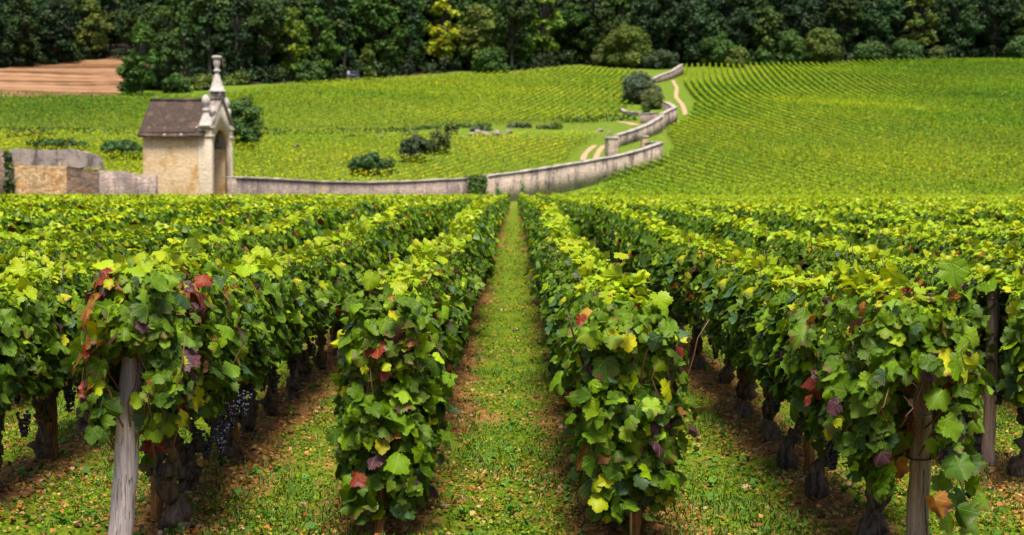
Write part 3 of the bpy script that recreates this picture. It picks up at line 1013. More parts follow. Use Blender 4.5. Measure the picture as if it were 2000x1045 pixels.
# corner pilasters with bands, each carrying a pinnacle
for yy, sg in ((0.0, -1), (W_, 1)):
    p = MB(); c0, c1 = (yy - .05, yy + .20) if sg < 0 else (yy - .20, yy + .05)
    gbox(p, (-.70, c0, 0), (.035, c1, EV - .30)); pil = p.build("pilaster", M_TRIM, GH)
    p = MB(); gbox(p, (-.77, c0 - .06, EV - .30), (.10, c1 + .05, EV - .20)); gbox(p, (-.72, c0 - .015, EV - .198), (.055, c1 + .02, EV + .14)); gbox(p, (-.79, c0 - .08, EV + .142), (.12, c1 + .07, EV + .22))
    p.build("cap", M_TRIM, pil)
    p = MB(); cc = gl((-.30, (c0 + c1) / 2, EV + .222))[0]
    lathe(p, [(.40, 0), (.42, .06), (.37, .10), (.30, .30), (.20, .52), (.16, .66), (.13, .74), (.19, .80), (.19, .86), (.12, .92), (.10, .99), (.18, 1.10), (.215, 1.25), (.20, 1.40), (.12, 1.55), (.03, 1.61)], 20, cc)
    p.build("pinnacle", M_FINIAL, GH, smooth=True)
# gable coping and the tall spire on the apex
mb = MB()
for a, b in (((-.12, EV + .12), (half + .02, AP + .22)),):
    for mir in (0, 1):
        o_ = [(a[0], a[1] - .03), (b[0], b[1] - .03), (b[0], b[1] + .14), (a[0], a[1] + .14)]
        o_ = [((W_ - y if mir else y), z) for y, z in o_]
        prism_yz(mb, o_, -.5, .10)
mb.build("gable_coping", M_RENDER, GH)
p = MB(); cc = gl((-.22, half, 0))[0]
box(p, (cc[0], cc[1], AP + .26), (.62, .62, .40), 0, .02); sb = p.build("spire_base", M_RENDER, GH)
p = MB()
lathe(p, [(.42, AP + .462), (.42, AP + .54), (.36, AP + .58), (.30, AP + .80), (.20, AP + 1.1), (.12, AP + 1.38), (.10, AP + 1.44), (.18, AP + 1.50), (.19, AP + 1.56), (.11, AP + 1.62), (.11, AP + 1.70),
          (.17, AP + 1.82), (.19, AP + 1.98), (.18, AP + 2.08), (.13, AP + 2.12), (.25, AP + 2.17), (.26, AP + 2.27), (.20, AP + 2.30)], 20, (cc[0], cc[1], 0))
p.build("spire", M_FINIAL, GH, smooth=True)
for sg in (-1, 1):                                        # small scroll balls on the gable shoulders
    p = MB(); c2 = gl((-.05, half + sg * .95, 0))[0]
    lathe(p, [(.09, EV + .78), (.13, EV + .88), (.17, EV + 1.0), (.15, EV + 1.15), (.05, EV + 1.24)], 14, (c2[0], c2[1], 0))
    p.build("scroll_ball", M_FINIAL, GH, smooth=True)
tag(GH, "small stone gatehouse with brown tiled roof, arched doorway and tall carved spire", "gatehouse")


# ================================================================== WOOD, TREES AND BUSHES
def crown_cards(mb, r_, cl, per, csize, base, var=.3, up=.45):
    """cl: clump list (centre, radius)"""
    for c, rad in cl:
        n = int(per * rad * rad)
        d = unit(r_.normal(0, 1, (n, 3)) + np.array((0, 0, .25)))
        rr = rad * r_.uniform(.55, 1.05, n)[:, None]
        p = np.array(c) + d * rr * np.array((1, 1, .75))
        nr = d + r_.normal(0, .45, (n, 3)) + np.array((0, 0, up))
        col = np.array(base) * r_.uniform(1 - var, 1 + var) * r_.uniform(.75, 1.25, (n, 1)) * np.array((r_.uniform(.85, 1.2), 1, r_.uniform(.8, 1.2)))
        leaves(mb, p, nr, r_.uniform(csize * .7, csize * 1.3, n), col, 2, .4, r_=r_)


def tree_proto(seed, h, wd, kind, base=(.055, .085, .022)):
    r_ = np.random.default_rng(seed)
    root = empty("tree", (0, 0, 0))
    mb = MB(); cl = []
    tb = MB()
    bow = r_.normal(0, .25, 2)
    tp = [(bow[0] * math.sin(t * 3), bow[1] * math.sin(t * 3), t * h * .82 - .3) for t in np.linspace(0, 1, 9)]
    tube(tb, tp, np.linspace(.26, .06, 9) * (h / 12), 8)
    if kind == 'pine':
        for k in range(26):
            t = r_.uniform(.28, 1.0); a = r_.uniform(0, 6.28); rr = wd / 2 * (1.05 - t) ** .7 * r_.uniform(.5, 1)
            cl.append(((math.cos(a) * rr, math.sin(a) * rr, h * t * .96), r_.uniform(.55, 1.0) * wd / 5.5))
    else:
        for k in range(54):
            t = r_.uniform(-1.0, 1.0); a = r_.uniform(0, 6.28)
            rr = wd / 2 * math.sqrt(max(0, 1 - t * t)) * r_.uniform(.55, .95)
            lo = .20 if kind == 'tall' else .05
            zc = h * (lo + (1 - lo) * .5); zh = h * (1 - lo) * .46
            cl.append(((math.cos(a) * rr * r_.uniform(.7, 1.25), math.sin(a) * rr * r_.uniform(.7, 1.25), zc + t * zh + r_.normal(0, .6)), r_.uniform(.5, 1.35) * wd / 6.5))
    for c, _r in cl[::2]:
        t0 = min(.9, max(.25, (c[2] / h) - .18)); s = np.array(tp[int(t0 * 8)]); t = np.linspace(0, 1, 4)[:, None]
        tube(tb, s * (1 - t) + np.array(c) * t + np.array((0, 0, .25)) * np.sin(t * 3.1), np.linspace(.10, .03, 4), 5)
    crown_cards(mb, r_, cl, 62, .52, base)
    mb.build("crown", M_TREE, root)
    tb.build("trunk", M_TRUNK, root)
    return root


PROTO = [tree_proto(11, 13, 7.5, 'round'), tree_proto(12, 14, 6.5, 'tall'), tree_proto(13, 15, 5.2, 'pine'), tree_proto(14, 11.5, 8.0, 'round'), tree_proto(15, 14, 7.2, 'tall'), tree_proto(16, 12, 6.2, 'round'), tree_proto(17, 15, 4.8, 'pine')]
used = set()


def plant(k, x, y, s, col, label, group, cat="tree", sz=1.0):
    z = float(T0(x, y)) - .1
    a = random.uniform(0, 6.28)
    if k not in used:
        used.add(k); o = PROTO[k]; o.location = (x, y, z); o.rotation_euler = (0, 0, a); o.scale = (s, s, s * sz)
        for ch in o.children:
            if ch.name.startswith("crown"): ch.color = col
        o.color = col
    else:
        o = copy_tree(PROTO[k], (x, y, z), a, (s, s, s * sz), col)
    tag(o, label, cat, group)
    return o


def tcol(kind):
    r = random.uniform(.62, 1.15)
    c = {'deep': (.22, .40, .46), 'dark': (.36, .58, .62), 'pine': (.36, .60, .80), 'mid': (.75, .92, .6), 'green': (.85, 1.25, .5), 'lime': (1.9, 2.0, .5), 'yellow': (5.2, 3.9, .5), 'olive': (1.7, 1.5, .8)}[kind]
    return (c[0] * r, c[1] * r, c[2] * r, 1)


WOOD = "trees of the dark wood on the hill"
# single trees of the wood's front rank: (column, kind, proto, scale, label)
FRONT = [
    (-120, 'dark', 0, 1.0, "dark oak just past the frame edge above the ploughed field"),
    (-30, 'dark', 4, 1.0, "dark tree at the outer end of the wood above the ploughed field"),
    (45, 'mid', 1, .95, "dull green tree with a bare lower trunk above the ploughed field"),
    (115, 'dark', 3, 1.0, "broad blackish tree above the middle of the ploughed field"),
    (185, 'olive', 0, .85, "brownish olive tree above the inner end of the ploughed field"),
    (300, 'mid', 5, .95, "grey-green tree rising behind the bare slope beside the ploughed field"),
    (372, 'pine', 2, 1.0, "slim dark pine directly above the gatehouse roof"),
    (415, 'pine', 6, 1.0, "bluish pine standing behind the gatehouse spire"),
    (468, 'dark', 1, 1.0, "dark bare-stemmed tree beside the gatehouse spire"),
    (520, 'mid', 4, .95, "pale-trunked tree at the lowest dip of the wood's edge"),
    (570, 'lime', 5, .92, "yellow-green rounded tree between dark pines near the parked van"),
    (622, 'green', 0, .85, "fresh green tree at the wood's edge beside the parked van"),
    (668, 'pine', 2, .95, "blue-black pine immediately behind the parked van"),
    (755, 'green', 5, .9, "mid green tree next but one to the parked van"),
    (805, 'pine', 6, .95, "dark narrow pine before the golden tree"),
    (868, 'yellow', 1, .92, "golden yellow tree, brightest of the wood"),
    (935, 'olive', 3, .95, "broad olive green tree standing next to the golden yellow tree"),
    (1000, 'mid', 4, 1.0, "dull green tree between the golden tree and the tall yellowing one"),
    (1062, 'lime', 1, 1.0, "tall yellowing tree with a bare pale trunk at the crest of the field"),
    (1125, 'green', 3, .95, "spreading green tree where the field reaches highest below the wood"),
    (1180, 'mid', 0, .95, "mid green tree behind the bright rounded bush near the far wall"),
    (1290, 'dark', 4, 1.05, "blackish tree towering behind the far climbing wall"),
    (1350, 'dark', 3, 1.0, "dark broad tree at the top of the pale path"),
    (1420, 'dark', 0, 1.0, "dark tree behind the green thicket above the striped field"),
    (1490, 'mid', 5, .95, "grey-green tree above the steepest stripes of the hillside vines"),
    (1560, 'dark', 1, 1.0, "dark bare-stemmed tree above the striped hillside vines"),
    (1640, 'mid', 4, 1.0, "layered green tree above the upper hillside field"),
    (1710, 'dark', 3, 1.0, "black-green broad tree above the upper hillside field"),
    (1790, 'olive', 1, .95, "olive tree with a yellowing side above the upper hillside field"),
    (1860, 'dark', 0, 1.0, "dark tree behind the bare earth patches under the wood"),
    (1935, 'dark', 4, 1.0, "dark tree over the orange earth bank at the field's top corner"),
    (2010, 'mid', 3, 1.0, "green tree at the frame edge beside the orange earth bank"),
    (2090, 'dark', 0, 1.0, "dark tree just past the frame edge beyond the orange earth bank"),
]


def edge_at(px, back=0.0):
    """where the column px meets the wood's edge, plus some metres further up the hill"""
    py = np.interp(px, [a for a, _ in FOREST_EDGE], [b for _, b in FOREST_EDGE])
    g = G(px, float(py)); d = g.y + back
    return (px - 1005) / F * d, d


for px, kd, pr, s, lb in FRONT:
    x, y = edge_at(px, random.uniform(2.5, 5.0))
    plant(pr, x, y, s * random.uniform(1.08, 1.25), tcol(kd), lb, WOOD)
LBL2 = ["dark green tree deep in the wood, showing only its crown above the front rank", "dull green tree deep in the wood, showing only its crown above the front rank", "blue-green pine deep in the wood, its tip showing above the front rank"]
BACK = ["dark trees deep in the wood", "dull green trees deep in the wood", "pines deep in the wood"]
n_back = 0
for rank, (bk, stp) in enumerate(((8.5, 50), (14, 52), (21, 56), (30, 62), (40, 70))):
    for px in np.arange(-90 + rank * 23, 2110, stp):
        x, y = edge_at(px + random.uniform(-16, 16), bk + random.uniform(-2, 2))
        kd = random.choices(['dark', 'mid', 'pine', 'green'], [3, 3, 1.5, 3.5 if 450 < px < 1250 else .4])[0]
        if px > 1250: kd = random.choices(['deep', 'mid', 'dark'], [7, .7, 3])[0]
        pr = random.choice([2, 6]) if kd == 'pine' else random.choice([0, 1, 3, 4, 5])
        k = 2 if kd == 'pine' else 0 if kd in ('dark', 'deep') else 1
        plant(pr, x, y, random.uniform(1.05, 1.4), tcol(kd), LBL2[k], BACK[k])
        n_back += 1


def bush(px, py, wpx, hpx, kd, label, group="bushes among the vineyards", name="bush", seed=0, card=.26, gaps=1.0):
    g = G(px, py); d = g.y; wm, hm = wpx * d / F, hpx * 1.15 * d / F
    r_ = np.random.default_rng(int(px) + seed)
    mb = MB(); cl = []
    n = int(22 + wm * 4)
    for _ in range(n):
        a = r_.uniform(0, 6.28); t = r_.uniform(0, 1); rr = math.sqrt(r_.random()) * .75
        cl.append(((math.cos(a) * rr * wm / 2, math.sin(a) * rr * wm / 2.4, hm * (.15 + .80 * t * (1 - .65 * rr * rr))), r_.uniform(.75, 1.15) * min(wm, hm * 1.6) * .2))
    per = 42 * gaps / (card * card) * .26
    crown_cards(mb, r_, cl, per * 1.5, card, tuple(.06 * c for c in {'dark': (.75, 1.6, .35), 'green': (.75, 1.7, .3), 'olive': (1.5, 2.0, .5), 'grey': (1.3, 1.75, .95), 'lime': (1.25, 1.9, .28), 'black': (.60, 1.05, .42)}[kd]), .25)
    o = mb.build(name, M_TREE)
    o.location = (g.x, g.y, g.z - .05)
    tb = MB()
    for k in range(4):
        c = cl[k][0]; t = np.linspace(0, 1, 4)[:, None]
        tube(tb, np.array((0, 0, -.2)) * (1 - t) + np.array(c) * t, np.linspace(.05, .02, 4), 5)
    tb.build("stem", M_TRUNK, o)
    tag(o, label, "bush", group)
    return o


bush(727, 343, 104, 38, 'dark', "wide dark green bush just over the long stone wall")
bush(812, 316, 66, 46, 'black', "rounded blackish-green bush beside the taller olive bush")
bush(822, 318, 26, 16, 'green', "small green bush tucked under the rounded blackish bush")
bush(858, 305, 48, 48, 'olive', "taller olive-green bush joined to the rounded blackish bush")
bush(883, 263, 30, 22, 'olive', "small brownish-olive bush on the terrace near the pale stones")
bush(478, 294, 76, 92, 'dark', "tall dark conical bush right behind the gatehouse")
bush(235, 312, 86, 36, 'dark', "dark shadowy bush between the high wall and the gatehouse")
bush(110, 300, 150, 26, 'dark', "long low dark thicket over the high rendered wall")
bush(1252, 203, 82, 52, 'grey', "grey-green round bush above the bend of the wall")
bush(1270, 214, 46, 34, 'olive', "yellowish-olive bush in front of the grey-green round one")
bush(1262, 222, 16, 12, 'green', "tiny green shrub on the low retaining wall")
bush(1015, 250, 60, 12, 'grey', "low grey shrub on the terrace next to the pale stones")
for px, py, wv, hv, kd, lb in ((258, 185, 60, 60, 'green', "leafy shrub at the corner of the ploughed field"), (300, 176, 70, 46, 'dark', "dark shrub behind the ploughed field's corner"), (345, 182, 60, 30, 'green', "bright green shrub in the grass beside the ploughed field"),
                               (400, 176, 70, 26, 'lime', "light lime shrub on the grass patch before the pines"), (460, 166, 60, 22, 'lime', "yellowish shrub by the grey rock behind the spire"),
                               (1228, 132, 96, 72, 'lime', "bright yellow-green rounded bush at the wood's edge by the far wall"), (1180, 130, 50, 40, 'olive', "olive bush beside the bright rounded bush at the wood's edge"),
                               (1395, 130, 70, 60, 'green', "green bush at the wood's edge over the steep stripes"), (1440, 132, 50, 34, 'lime', "yellowish bush at the wood's edge over the steep stripes"),
                               (1545, 127, 60, 62, 'green', "mid green bush above the striped hillside"), (1605, 128, 70, 64, 'lime', "light green tall bush above the striped hillside"), (1490, 128, 40, 30, 'dark', "small dark bush between green ones at the wood's edge"),
                               (720, 156, 30, 62, 'lime', "narrow yellow-green young tree right beside the parked van"), (600, 161, 60, 40, 'dark', "dark bush at the foot of the wood above the spire"), (960, 142, 70, 40, 'green', "green bush at the foot of the broad olive tree"),
                               (1700, 122, 60, 34, 'dark', "dark bush at the foot of the wood over the upper field"), (1770, 121, 60, 36, 'dark', "blackish bush near the bare earth patches"), (1830, 121, 34, 26, 'olive', "olive bush in front of bare earth under the wood"),
                               (1990, 120, 60, 40, 'dark', "dark bush beside the orange earth bank"), (1290, 134, 80, 30, 'black', "black thicket behind the far climbing wall")):
    bush(px, py, wv, hv, kd, lb, "bushes along the wood's edge", card=.42, gaps=1.1)
ug = MB(); r_ = np.random.default_rng(77)
for px in np.arange(-160, 2180, 9):
    x0_, d0_ = edge_at(px, r_.uniform(1.5, 7))
    cl = [((x0_ + r_.normal(0, .8), d0_ + r_.normal(0, .8), float(T0(x0_, d0_)) + r_.uniform(.3, 2.6)), r_.uniform(.6, 1.5)) for _ in range(3)]
    crown_cards(ug, r_, cl, 22, .5, np.array((.022, .042, .016)) * r_.uniform(.6, 1.7), .3)
tag(ug.build("undergrowth", M_TREE), "dark tangled undergrowth along the foot of the wood", "undergrowth", None, "stuff")
for px, py, wv, hv, kd, lb in ((940, 258, 54, 12, 'grey', "low grey-green scrub behind the pinkish terrace stones"), (1075, 252, 70, 11, 'olive', "straggling olive scrub along the terrace, nearer the wall"), (690, 268, 60, 9, 'olive', "thin olive scrub on the terrace above the wide bush"),
                               (800, 264, 44, 9, 'grey', "small grey scrub on the terrace above the rounded blackish bush"), (60, 268, 120, 14, 'black', "dark scrub strip up the slope over the high wall")):
    bush(px, py, wv, hv, kd, lb)
# two loose trees at the ploughed field's corner
for px, py, s, pr, kd, lb in ((278, 187, .80, 1, 'green', "loose-crowned tree at the corner of the ploughed field"), (328, 180, .74, 4, 'mid', "thin tree standing on bare earth next to the ploughed field")):
    g = G(px, py); plant(pr, g.x, g.y, s, tcol(kd), lb, "trees at the ploughed field")

# ivy on the walls
def ivy(name, pts, d, n, label, base=(.05, .10, .012), size=.16):
    r_ = np.random.default_rng(n)
    q = [P(a, b, d) for a, b in pts]
    poly = [(p.x, p.z) for p in q]
    xs_ = [p[0] for p in poly]; zs_ = [p[1] for p in poly]
    x = r_.uniform(min(xs_), max(xs_), n * 3); z = r_.uniform(min(zs_), max(zs_), n * 3)
    k = inside(poly, x, z); x, z = x[k][:n], z[k][:n]
    mb = MB()
    p = np.c_[x, d + r_.normal(0, .06, len(x)), z] + r_.normal(0, .05, (len(x), 3))
    leaves(mb, p, r_.normal(0, .4, (len(x), 3)) + np.array((0, -1, .35)), r_.uniform(size * .6, size * 1.4, len(x)), np.array(base) * r_.uniform(.4, 1.7, (len(x), 1)), 1, 1.0, r_=r_)
    o = mb.build(name, M_VINEFAR); tag(o, label, "ivy", "ivy on the old walls")


ivy("ivy", [(906, 345), (928, 341), (950, 344), (949, 360), (942, 392), (914, 392), (908, 370)], 102.5, 1300, "broad curtain of ivy hanging over a gap in the long stone wall")
ivy("ivy", [(968, 372), (972, 368), (977, 372), (976, 384), (968, 384)], 104.7, 120, "small tuft of ivy low on the wall next to the broad curtain", (.04, .12, .012))
ivy("ivy", [(1011, 358), (1016, 352), (1021, 360), (1021, 384), (1012, 384)], 107.1, 190, "green sprig of ivy on the wall facing the end of the grass aisle", (.05, .15, .012))
ivy("ivy", [(11, 293), (15, 290), (18, 296), (16, 330), (26, 368), (26, 408), (19, 408), (12, 350)], 69.7, 300, "narrow dark strip of ivy at the edge of the high rendered wall", (.03, .05, .012))

# stones on the terraces
def boulder(px, py, wpx, hpx, label, grp="pale stones on the terraces"):
    g = G(px, py); wm, hm = wpx * g.y / F, hpx * g.y / F
    bm = bmesh.new(); bmesh.ops.create_icosphere(bm, subdivisions=3, radius=1)
    r_ = random.Random(px * 3 + py)
    off = [Vector((r_.uniform(-1, 1), r_.uniform(-1, 1), r_.uniform(-1, 1))).normalized() for _ in range(9)]
    for v in bm.verts:
        k = 1.0
        for o_ in off:
            dd = v.co.normalized().dot(o_)
            if dd > .62: k = min(k, .62 / dd * 1.08)
        v.co *= k * r_.uniform(.97, 1.03)
        v.co.x *= wm / 2; v.co.y *= wm / 2.4; v.co.z *= hm * .6
    me = bpy.data.meshes.new("boulder"); bm.to_mesh(me); bm.free(); me.materials.append(M_ROCK)
    o = link("boulder", me); o.location = (g.x, g.y, g.z + hm * .3); o.rotation_euler = (0, 0, r_.uniform(0, 1))
    tag(o, label, "stone", grp)


for a in ((922, 266, 20, 10, "small pinkish stone nearest the brownish-olive bush"), (948, 268, 28, 14, "pale stone in the middle of the terrace heap"), (972, 266, 24, 15, "mauve stone at the thick of the terrace heap"), (993, 262, 20, 12, "low stone at the end of the terrace heap by the grey shrub"),
          (935, 260, 22, 9, "flat stone at the back of the terrace heap"), (1172, 258, 18, 9, "grey stone on the grass above the gate pillars"), (1190, 262, 12, 7, "small grey stone just behind the pale gate pillar"), (745, 269, 10, 8, "dark lone stone on the grass terrace above the bushes"), (578, 288, 18, 9, "reddish stone among the yellow vines behind the gatehouse"),
          (452, 166, 26, 14, "blue-grey rock on the slope behind the gatehouse spire"), (1905, 82, 22, 22, "pale rock showing among the dark trees")):
    boulder(*a)

# a small dark van parked under the trees
g = G(690, 157); va = empty("parked_van", (g.x, g.y, g.z), R(12))
mb = MB(); box(mb, (0, 0, .78), (2.3, 1.5, .72), 0, .10); box(mb, (.12, 0, 1.38), (1.7, 1.36, .5), 0, .14); mb.build("body", M_VANBODY, va)
mb = MB(); box(mb, (-.02, -.69, 1.40), (1.2, .03, .32), 0, .01); mb.build("window", M_GLASS, va)
mb = MB(); box(mb, (-.95, -.02, 1.12), (.42, 1.44, 1.16), 0, .06); mb.build("front_panel", M_VANPALE, va)
for xx, yy in ((-.75, -.7), (.75, -.7), (-.75, .7), (.75, .7)):
    mb = MB(); tube(mb, [(xx, yy - .1, .3), (xx, yy + .1, .3)], .3, 16); mb.build("wheel", M_TYRE, va)
tag(va, "small dark blue vehicle with a pale end, parked against the wood", "vehicle")


# ================================================================== FAR VINEYARDS (too many to count: stuff)
def hill_field(name, poly, rowfn, label, spacing, per_m, ybounds, xbounds, tone, holes=(), yellow=.06, patchy=.2, seed=1, dull=0, dullr=0):
    r_ = np.random.default_rng(seed)
    mb = MB()
    cs = np.arange(xbounds[0], xbounds[1], spacing)
    ally = []
    n = int((ybounds[1] - ybounds[0]) * per_m)
    for c in cs:
        y = r_.uniform(ybounds[0], ybounds[1], n)
        ally.append(np.c_[rowfn(c, y), y])
    q = np.concatenate(ally)
    
    k = inside(poly, q[:, 0], q[:, 1])
    for (hx, hy, hr) in holes: k &= np.hypot(q[:, 0] - hx, q[:, 1] - hy) > hr
    # only ground the photograph could see, with a margin to step aside
    k &= np.abs(q[:, 0]) < q[:, 1] * .43 + 3
    q = q[k]
    dist = q[:, 1]
    k = r_.random(len(q)) < np.clip(200 / dist, .0, 1.6) / 1.6
    pn = np.sin(q[:, 0] * .9 + 3 * np.sin(q[:, 1] * .31)) * np.sin(q[:, 1] * .7 + 2 * np.sin(q[:, 0] * .23))
    k &= r_.random(len(q)) > patchy * (pn > .35)
    q = q[k]; pn = pn[k]
    n = len(q)
    top_ = r_.random(n) < .34
    h = np.where(top_, 1 + r_.normal(0, .05, n), r_.beta(1.5, 1.2, n) * .9)
    q[:, 0] += r_.normal(0, 1, n) * np.where(top_, .06, .085)
    pos = np.c_[q, T0(q[:, 0], q[:, 1]) + .12 + h * .80]
    nr = np.where(top_[:, None], r_.normal(0, .35, (n, 3)) + np.array((0, -.1, .95)), r_.normal(0, .4, (n, 3)) + np.c_[np.where(r_.random(n) < .5, -.9, .9), np.full(n, -.2), np.full(n, .3)])
    lowf = .5 + .5 * np.sin(q[:, 0] * .13 + 1.7 * np.sin(q[:, 1] * .09)) * np.sin(q[:, 1] * .11 + 2)
    col = vine_colours(np.where(top_, .80 + .2 * lowf, .0 + .26 * h + .06 * lowf), r_, .012, yellow)  # row sides coloured dark to stand for shaded gaps, tops lime
    col[:, :3] *= np.array(tone)
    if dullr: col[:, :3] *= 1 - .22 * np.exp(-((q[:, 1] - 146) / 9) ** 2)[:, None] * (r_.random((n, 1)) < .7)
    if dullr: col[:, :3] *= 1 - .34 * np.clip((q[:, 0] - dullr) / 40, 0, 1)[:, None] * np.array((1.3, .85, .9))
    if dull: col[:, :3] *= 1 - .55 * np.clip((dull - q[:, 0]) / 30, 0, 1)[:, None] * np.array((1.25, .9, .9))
    pt = np.sin(q[:, 0] * .10 + 1.3 * np.sin(q[:, 1] * .06)) * np.sin(q[:, 1] * .085 - q[:, 0] * .03 + 1) + .5 * np.sin(q[:, 0] * .27 + q[:, 1] * .19)
    col[:, :3] *= np.c_[1 + .28 * pt, 1 + .12 * pt, np.ones(n)]
    spot = np.sin(q[:, 0] * 1.7 + 9 * np.sin(q[:, 1] * .77)) * np.sin(q[:, 1] * 1.3 + 7 * np.sin(q[:, 0] * .41)) * np.sin(q[:, 0] * .35 + q[:, 1] * .21)
    ys_ = spot > .82
    col[ys_, :3] = YEL * r_.uniform(.7, 1.15, (ys_.sum(), 1))
    size = r_.uniform(.12, .22, n) * np.clip(q[:, 1] / 200, .75, 1.15)
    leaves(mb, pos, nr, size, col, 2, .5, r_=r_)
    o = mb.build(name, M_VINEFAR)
    tag(o, label, "vineyard", None, "stuff")
    return o, n


_ry = np.arange(95, 360, 1.0)
_rx = np.cumsum(np.interp(_ry, [95, 131, 181, 213, 260, 290, 360], [-.40, -.27, -.06, .033, .109, .13, .15]))
_rx -= _rx[100]


def row_r(c, y):                                          # the rows bend as they climb
    return c + np.interp(y, _ry, _rx)


hill_field("hillside_vines", POLY_R, row_r, "striped hillside vineyard on the slope past the climbing wall", 1.25, 60.0, (101, 335), (-40, 190), (1.18, 1.14, 1), yellow=.05, patchy=.1, seed=3, dullr=38)
holes = [(G(*q).x, G(*q).y, r0) for q, r0 in BUSHSPOT]
hill_field("lower_vines", POLY_L1, lambda c, y: c + .42 * (y - 110), "yellowish lower vineyard between the long stone wall and the terrace", 1.2, 34, (72, 175), (-90, 45), (1.6, 1.32, 1), holes, yellow=.16, patchy=.2, seed=4)
hill_field("upper_vines", POLY_L2, lambda c, y: c + .16 * (y - 160) + 1.2 * np.sin(y * .03), "upper vineyard between the terrace and the wood", 1.2, 30, (160, 330), (-150, 70), (1.18, 1.12, 1), (), yellow=.06, patchy=.2, seed=5, dull=-28)
# dark hedge line along the terrace edge
mb = MB(); r_ = np.random.default_rng(9)
for a, b, hgt in ((G(-100, 263), G(560, 263), .8), (G(480, 264), G(760, 260), .7), (G(760, 259), G(960, 249), .55), (G(1090, 240), G(1245, 236), 1.0)):
    n = int((b - a).length * 24); t = r_.random(n)[:, None]
    p = np.array(a) * (1 - t) + np.array(b) * t + np.c_[r_.normal(0, .15, n), r_.normal(0, .2, n), r_.uniform(.1, hgt, n)]
    p[:, 2] += T0(p[:, 0], p[:, 1]) - (np.array(a)[2] * (1 - t) + np.array(b)[2] * t)[:, 0]
    leaves(mb, p, r_.normal(0, .5, (n, 3)) + np.array((0, -.9, .3)), r_.uniform(.2, .38, n), np.array((.03, .075, .008)) * r_.uniform(.6, 1.5, (n, 1)), 2, .5, r_=r_)
tag(mb.build("terrace_hedge", M_VINEFAR), "low dark hedge along the terrace that splits the two far vineyards", "hedge")


# ================================================================== THE VINE ROWS
ORD = ["first", "second", "third", "fourth", "fifth", "sixth", "seventh", "eighth", "ninth", "tenth", "eleventh", "twelfth", "thirteenth", "fourteenth", "fifteenth", "sixteenth", "seventeenth", "eighteenth", "nineteenth", "twentieth"]
ORD += ["twenty-" + a for a in ORD[:9]] + ["thirtieth"] + ["thirty-" + a for a in ORD[:9]] + ["fortieth"]
VINES = "grapevines planted in rows"
VS = .8                                                   # spacing in the row


def make_vine(seed, **kw):
    r_ = np.random.default_rng(seed)
    root = empty("grapevine", (0, 0, 0))
    mb = MB(); old_trunk(mb, r_, kw.pop('trunk', r_.uniform(.36, .46)), r_.normal(0, .03), True, r_.uniform(.034, .046)); mb.build("trunk", M_BARK, root, smooth=True)
    if kw.get('end'):
        sb = MB()
        for _ in range(16):
            L2 = kw.get('L', .8) / 2
            yy = -L2 - .10 if r_.random() < (.6 if kw.get('end') else 0) else r_.uniform(-L2, L2)
            xx = r_.uniform(-.16, .16) if yy < -L2 else r_.choice([-1, 1]) * r_.uniform(.12, .2)
            z0, z1 = r_.uniform(.4, .6), r_.uniform(.75, 1.0)
            t = np.linspace(0, 1, 7)[:, None]
            p = np.array((xx * .5, yy * .75 + .05, z0)) * (1 - t) + np.array((xx + r_.normal(0, .05), yy + r_.normal(0, .05), z1)) * t + r_.normal(0, .012, (7, 3))
            p[:, :2] += (np.array((xx, yy)) - np.array((xx * .5, yy * .75 + .05))) * np.sin(t * 3.14) * .5
            tube(sb, p, np.linspace(.0048, .0022, 7), 5)
        sb.build("shoot_foliage", M_SHOOT, root, smooth=True)  # thin reddish canes without leaves, gathered in one mesh
    ng = kw.pop('bunches', 3); pos = kw.pop('gpos', None)
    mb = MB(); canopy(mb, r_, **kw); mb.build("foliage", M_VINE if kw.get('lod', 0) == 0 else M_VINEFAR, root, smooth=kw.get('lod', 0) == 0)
    for k in range(ng):
        c = pos[k] if pos else (r_.choice([-1, 1]) * r_.uniform(.09, .17), r_.uniform(-.35, .35), r_.uniform(.40, .55))
        mb = MB(); grapes(mb, r_, c); mb.build("grape_bunch", M_GRAPE, root, smooth=True)
    return root


NEARP = [make_vine(100 + k, n=1600, ph=k * 1.3, turned=.03 + .02 * (k % 3), yellow=.04 + .03 * (k % 2), hb=(.47 if k < 4 else .42) + .02 * (k % 3), ht=1.03, bunches=3) for k in range(8)]
MIDP = [make_vine(200 + k, n=1150, lod=1, ph=k * 1.7, turned=.025, yellow=.06, hb=.38, ht=1.03, size=(.045, .115), bunches=0, sprigs=6) for k in range(8)]
pused = set()


def put(proto, x, y, label, rz=0.0, s=1.0):
    z = float(T(x, y))
    key = proto.name
    if key not in pused:
        pused.add(key); o = proto; o.location = (x, y, z); o.rotation_euler = (0, 0, rz); o.scale = (1, 1, s)
    else:
        o = copy_tree(proto, (x, y, z), rz, (1, 1, s))
    tag(o, label, "grapevine", VINES)
    return o


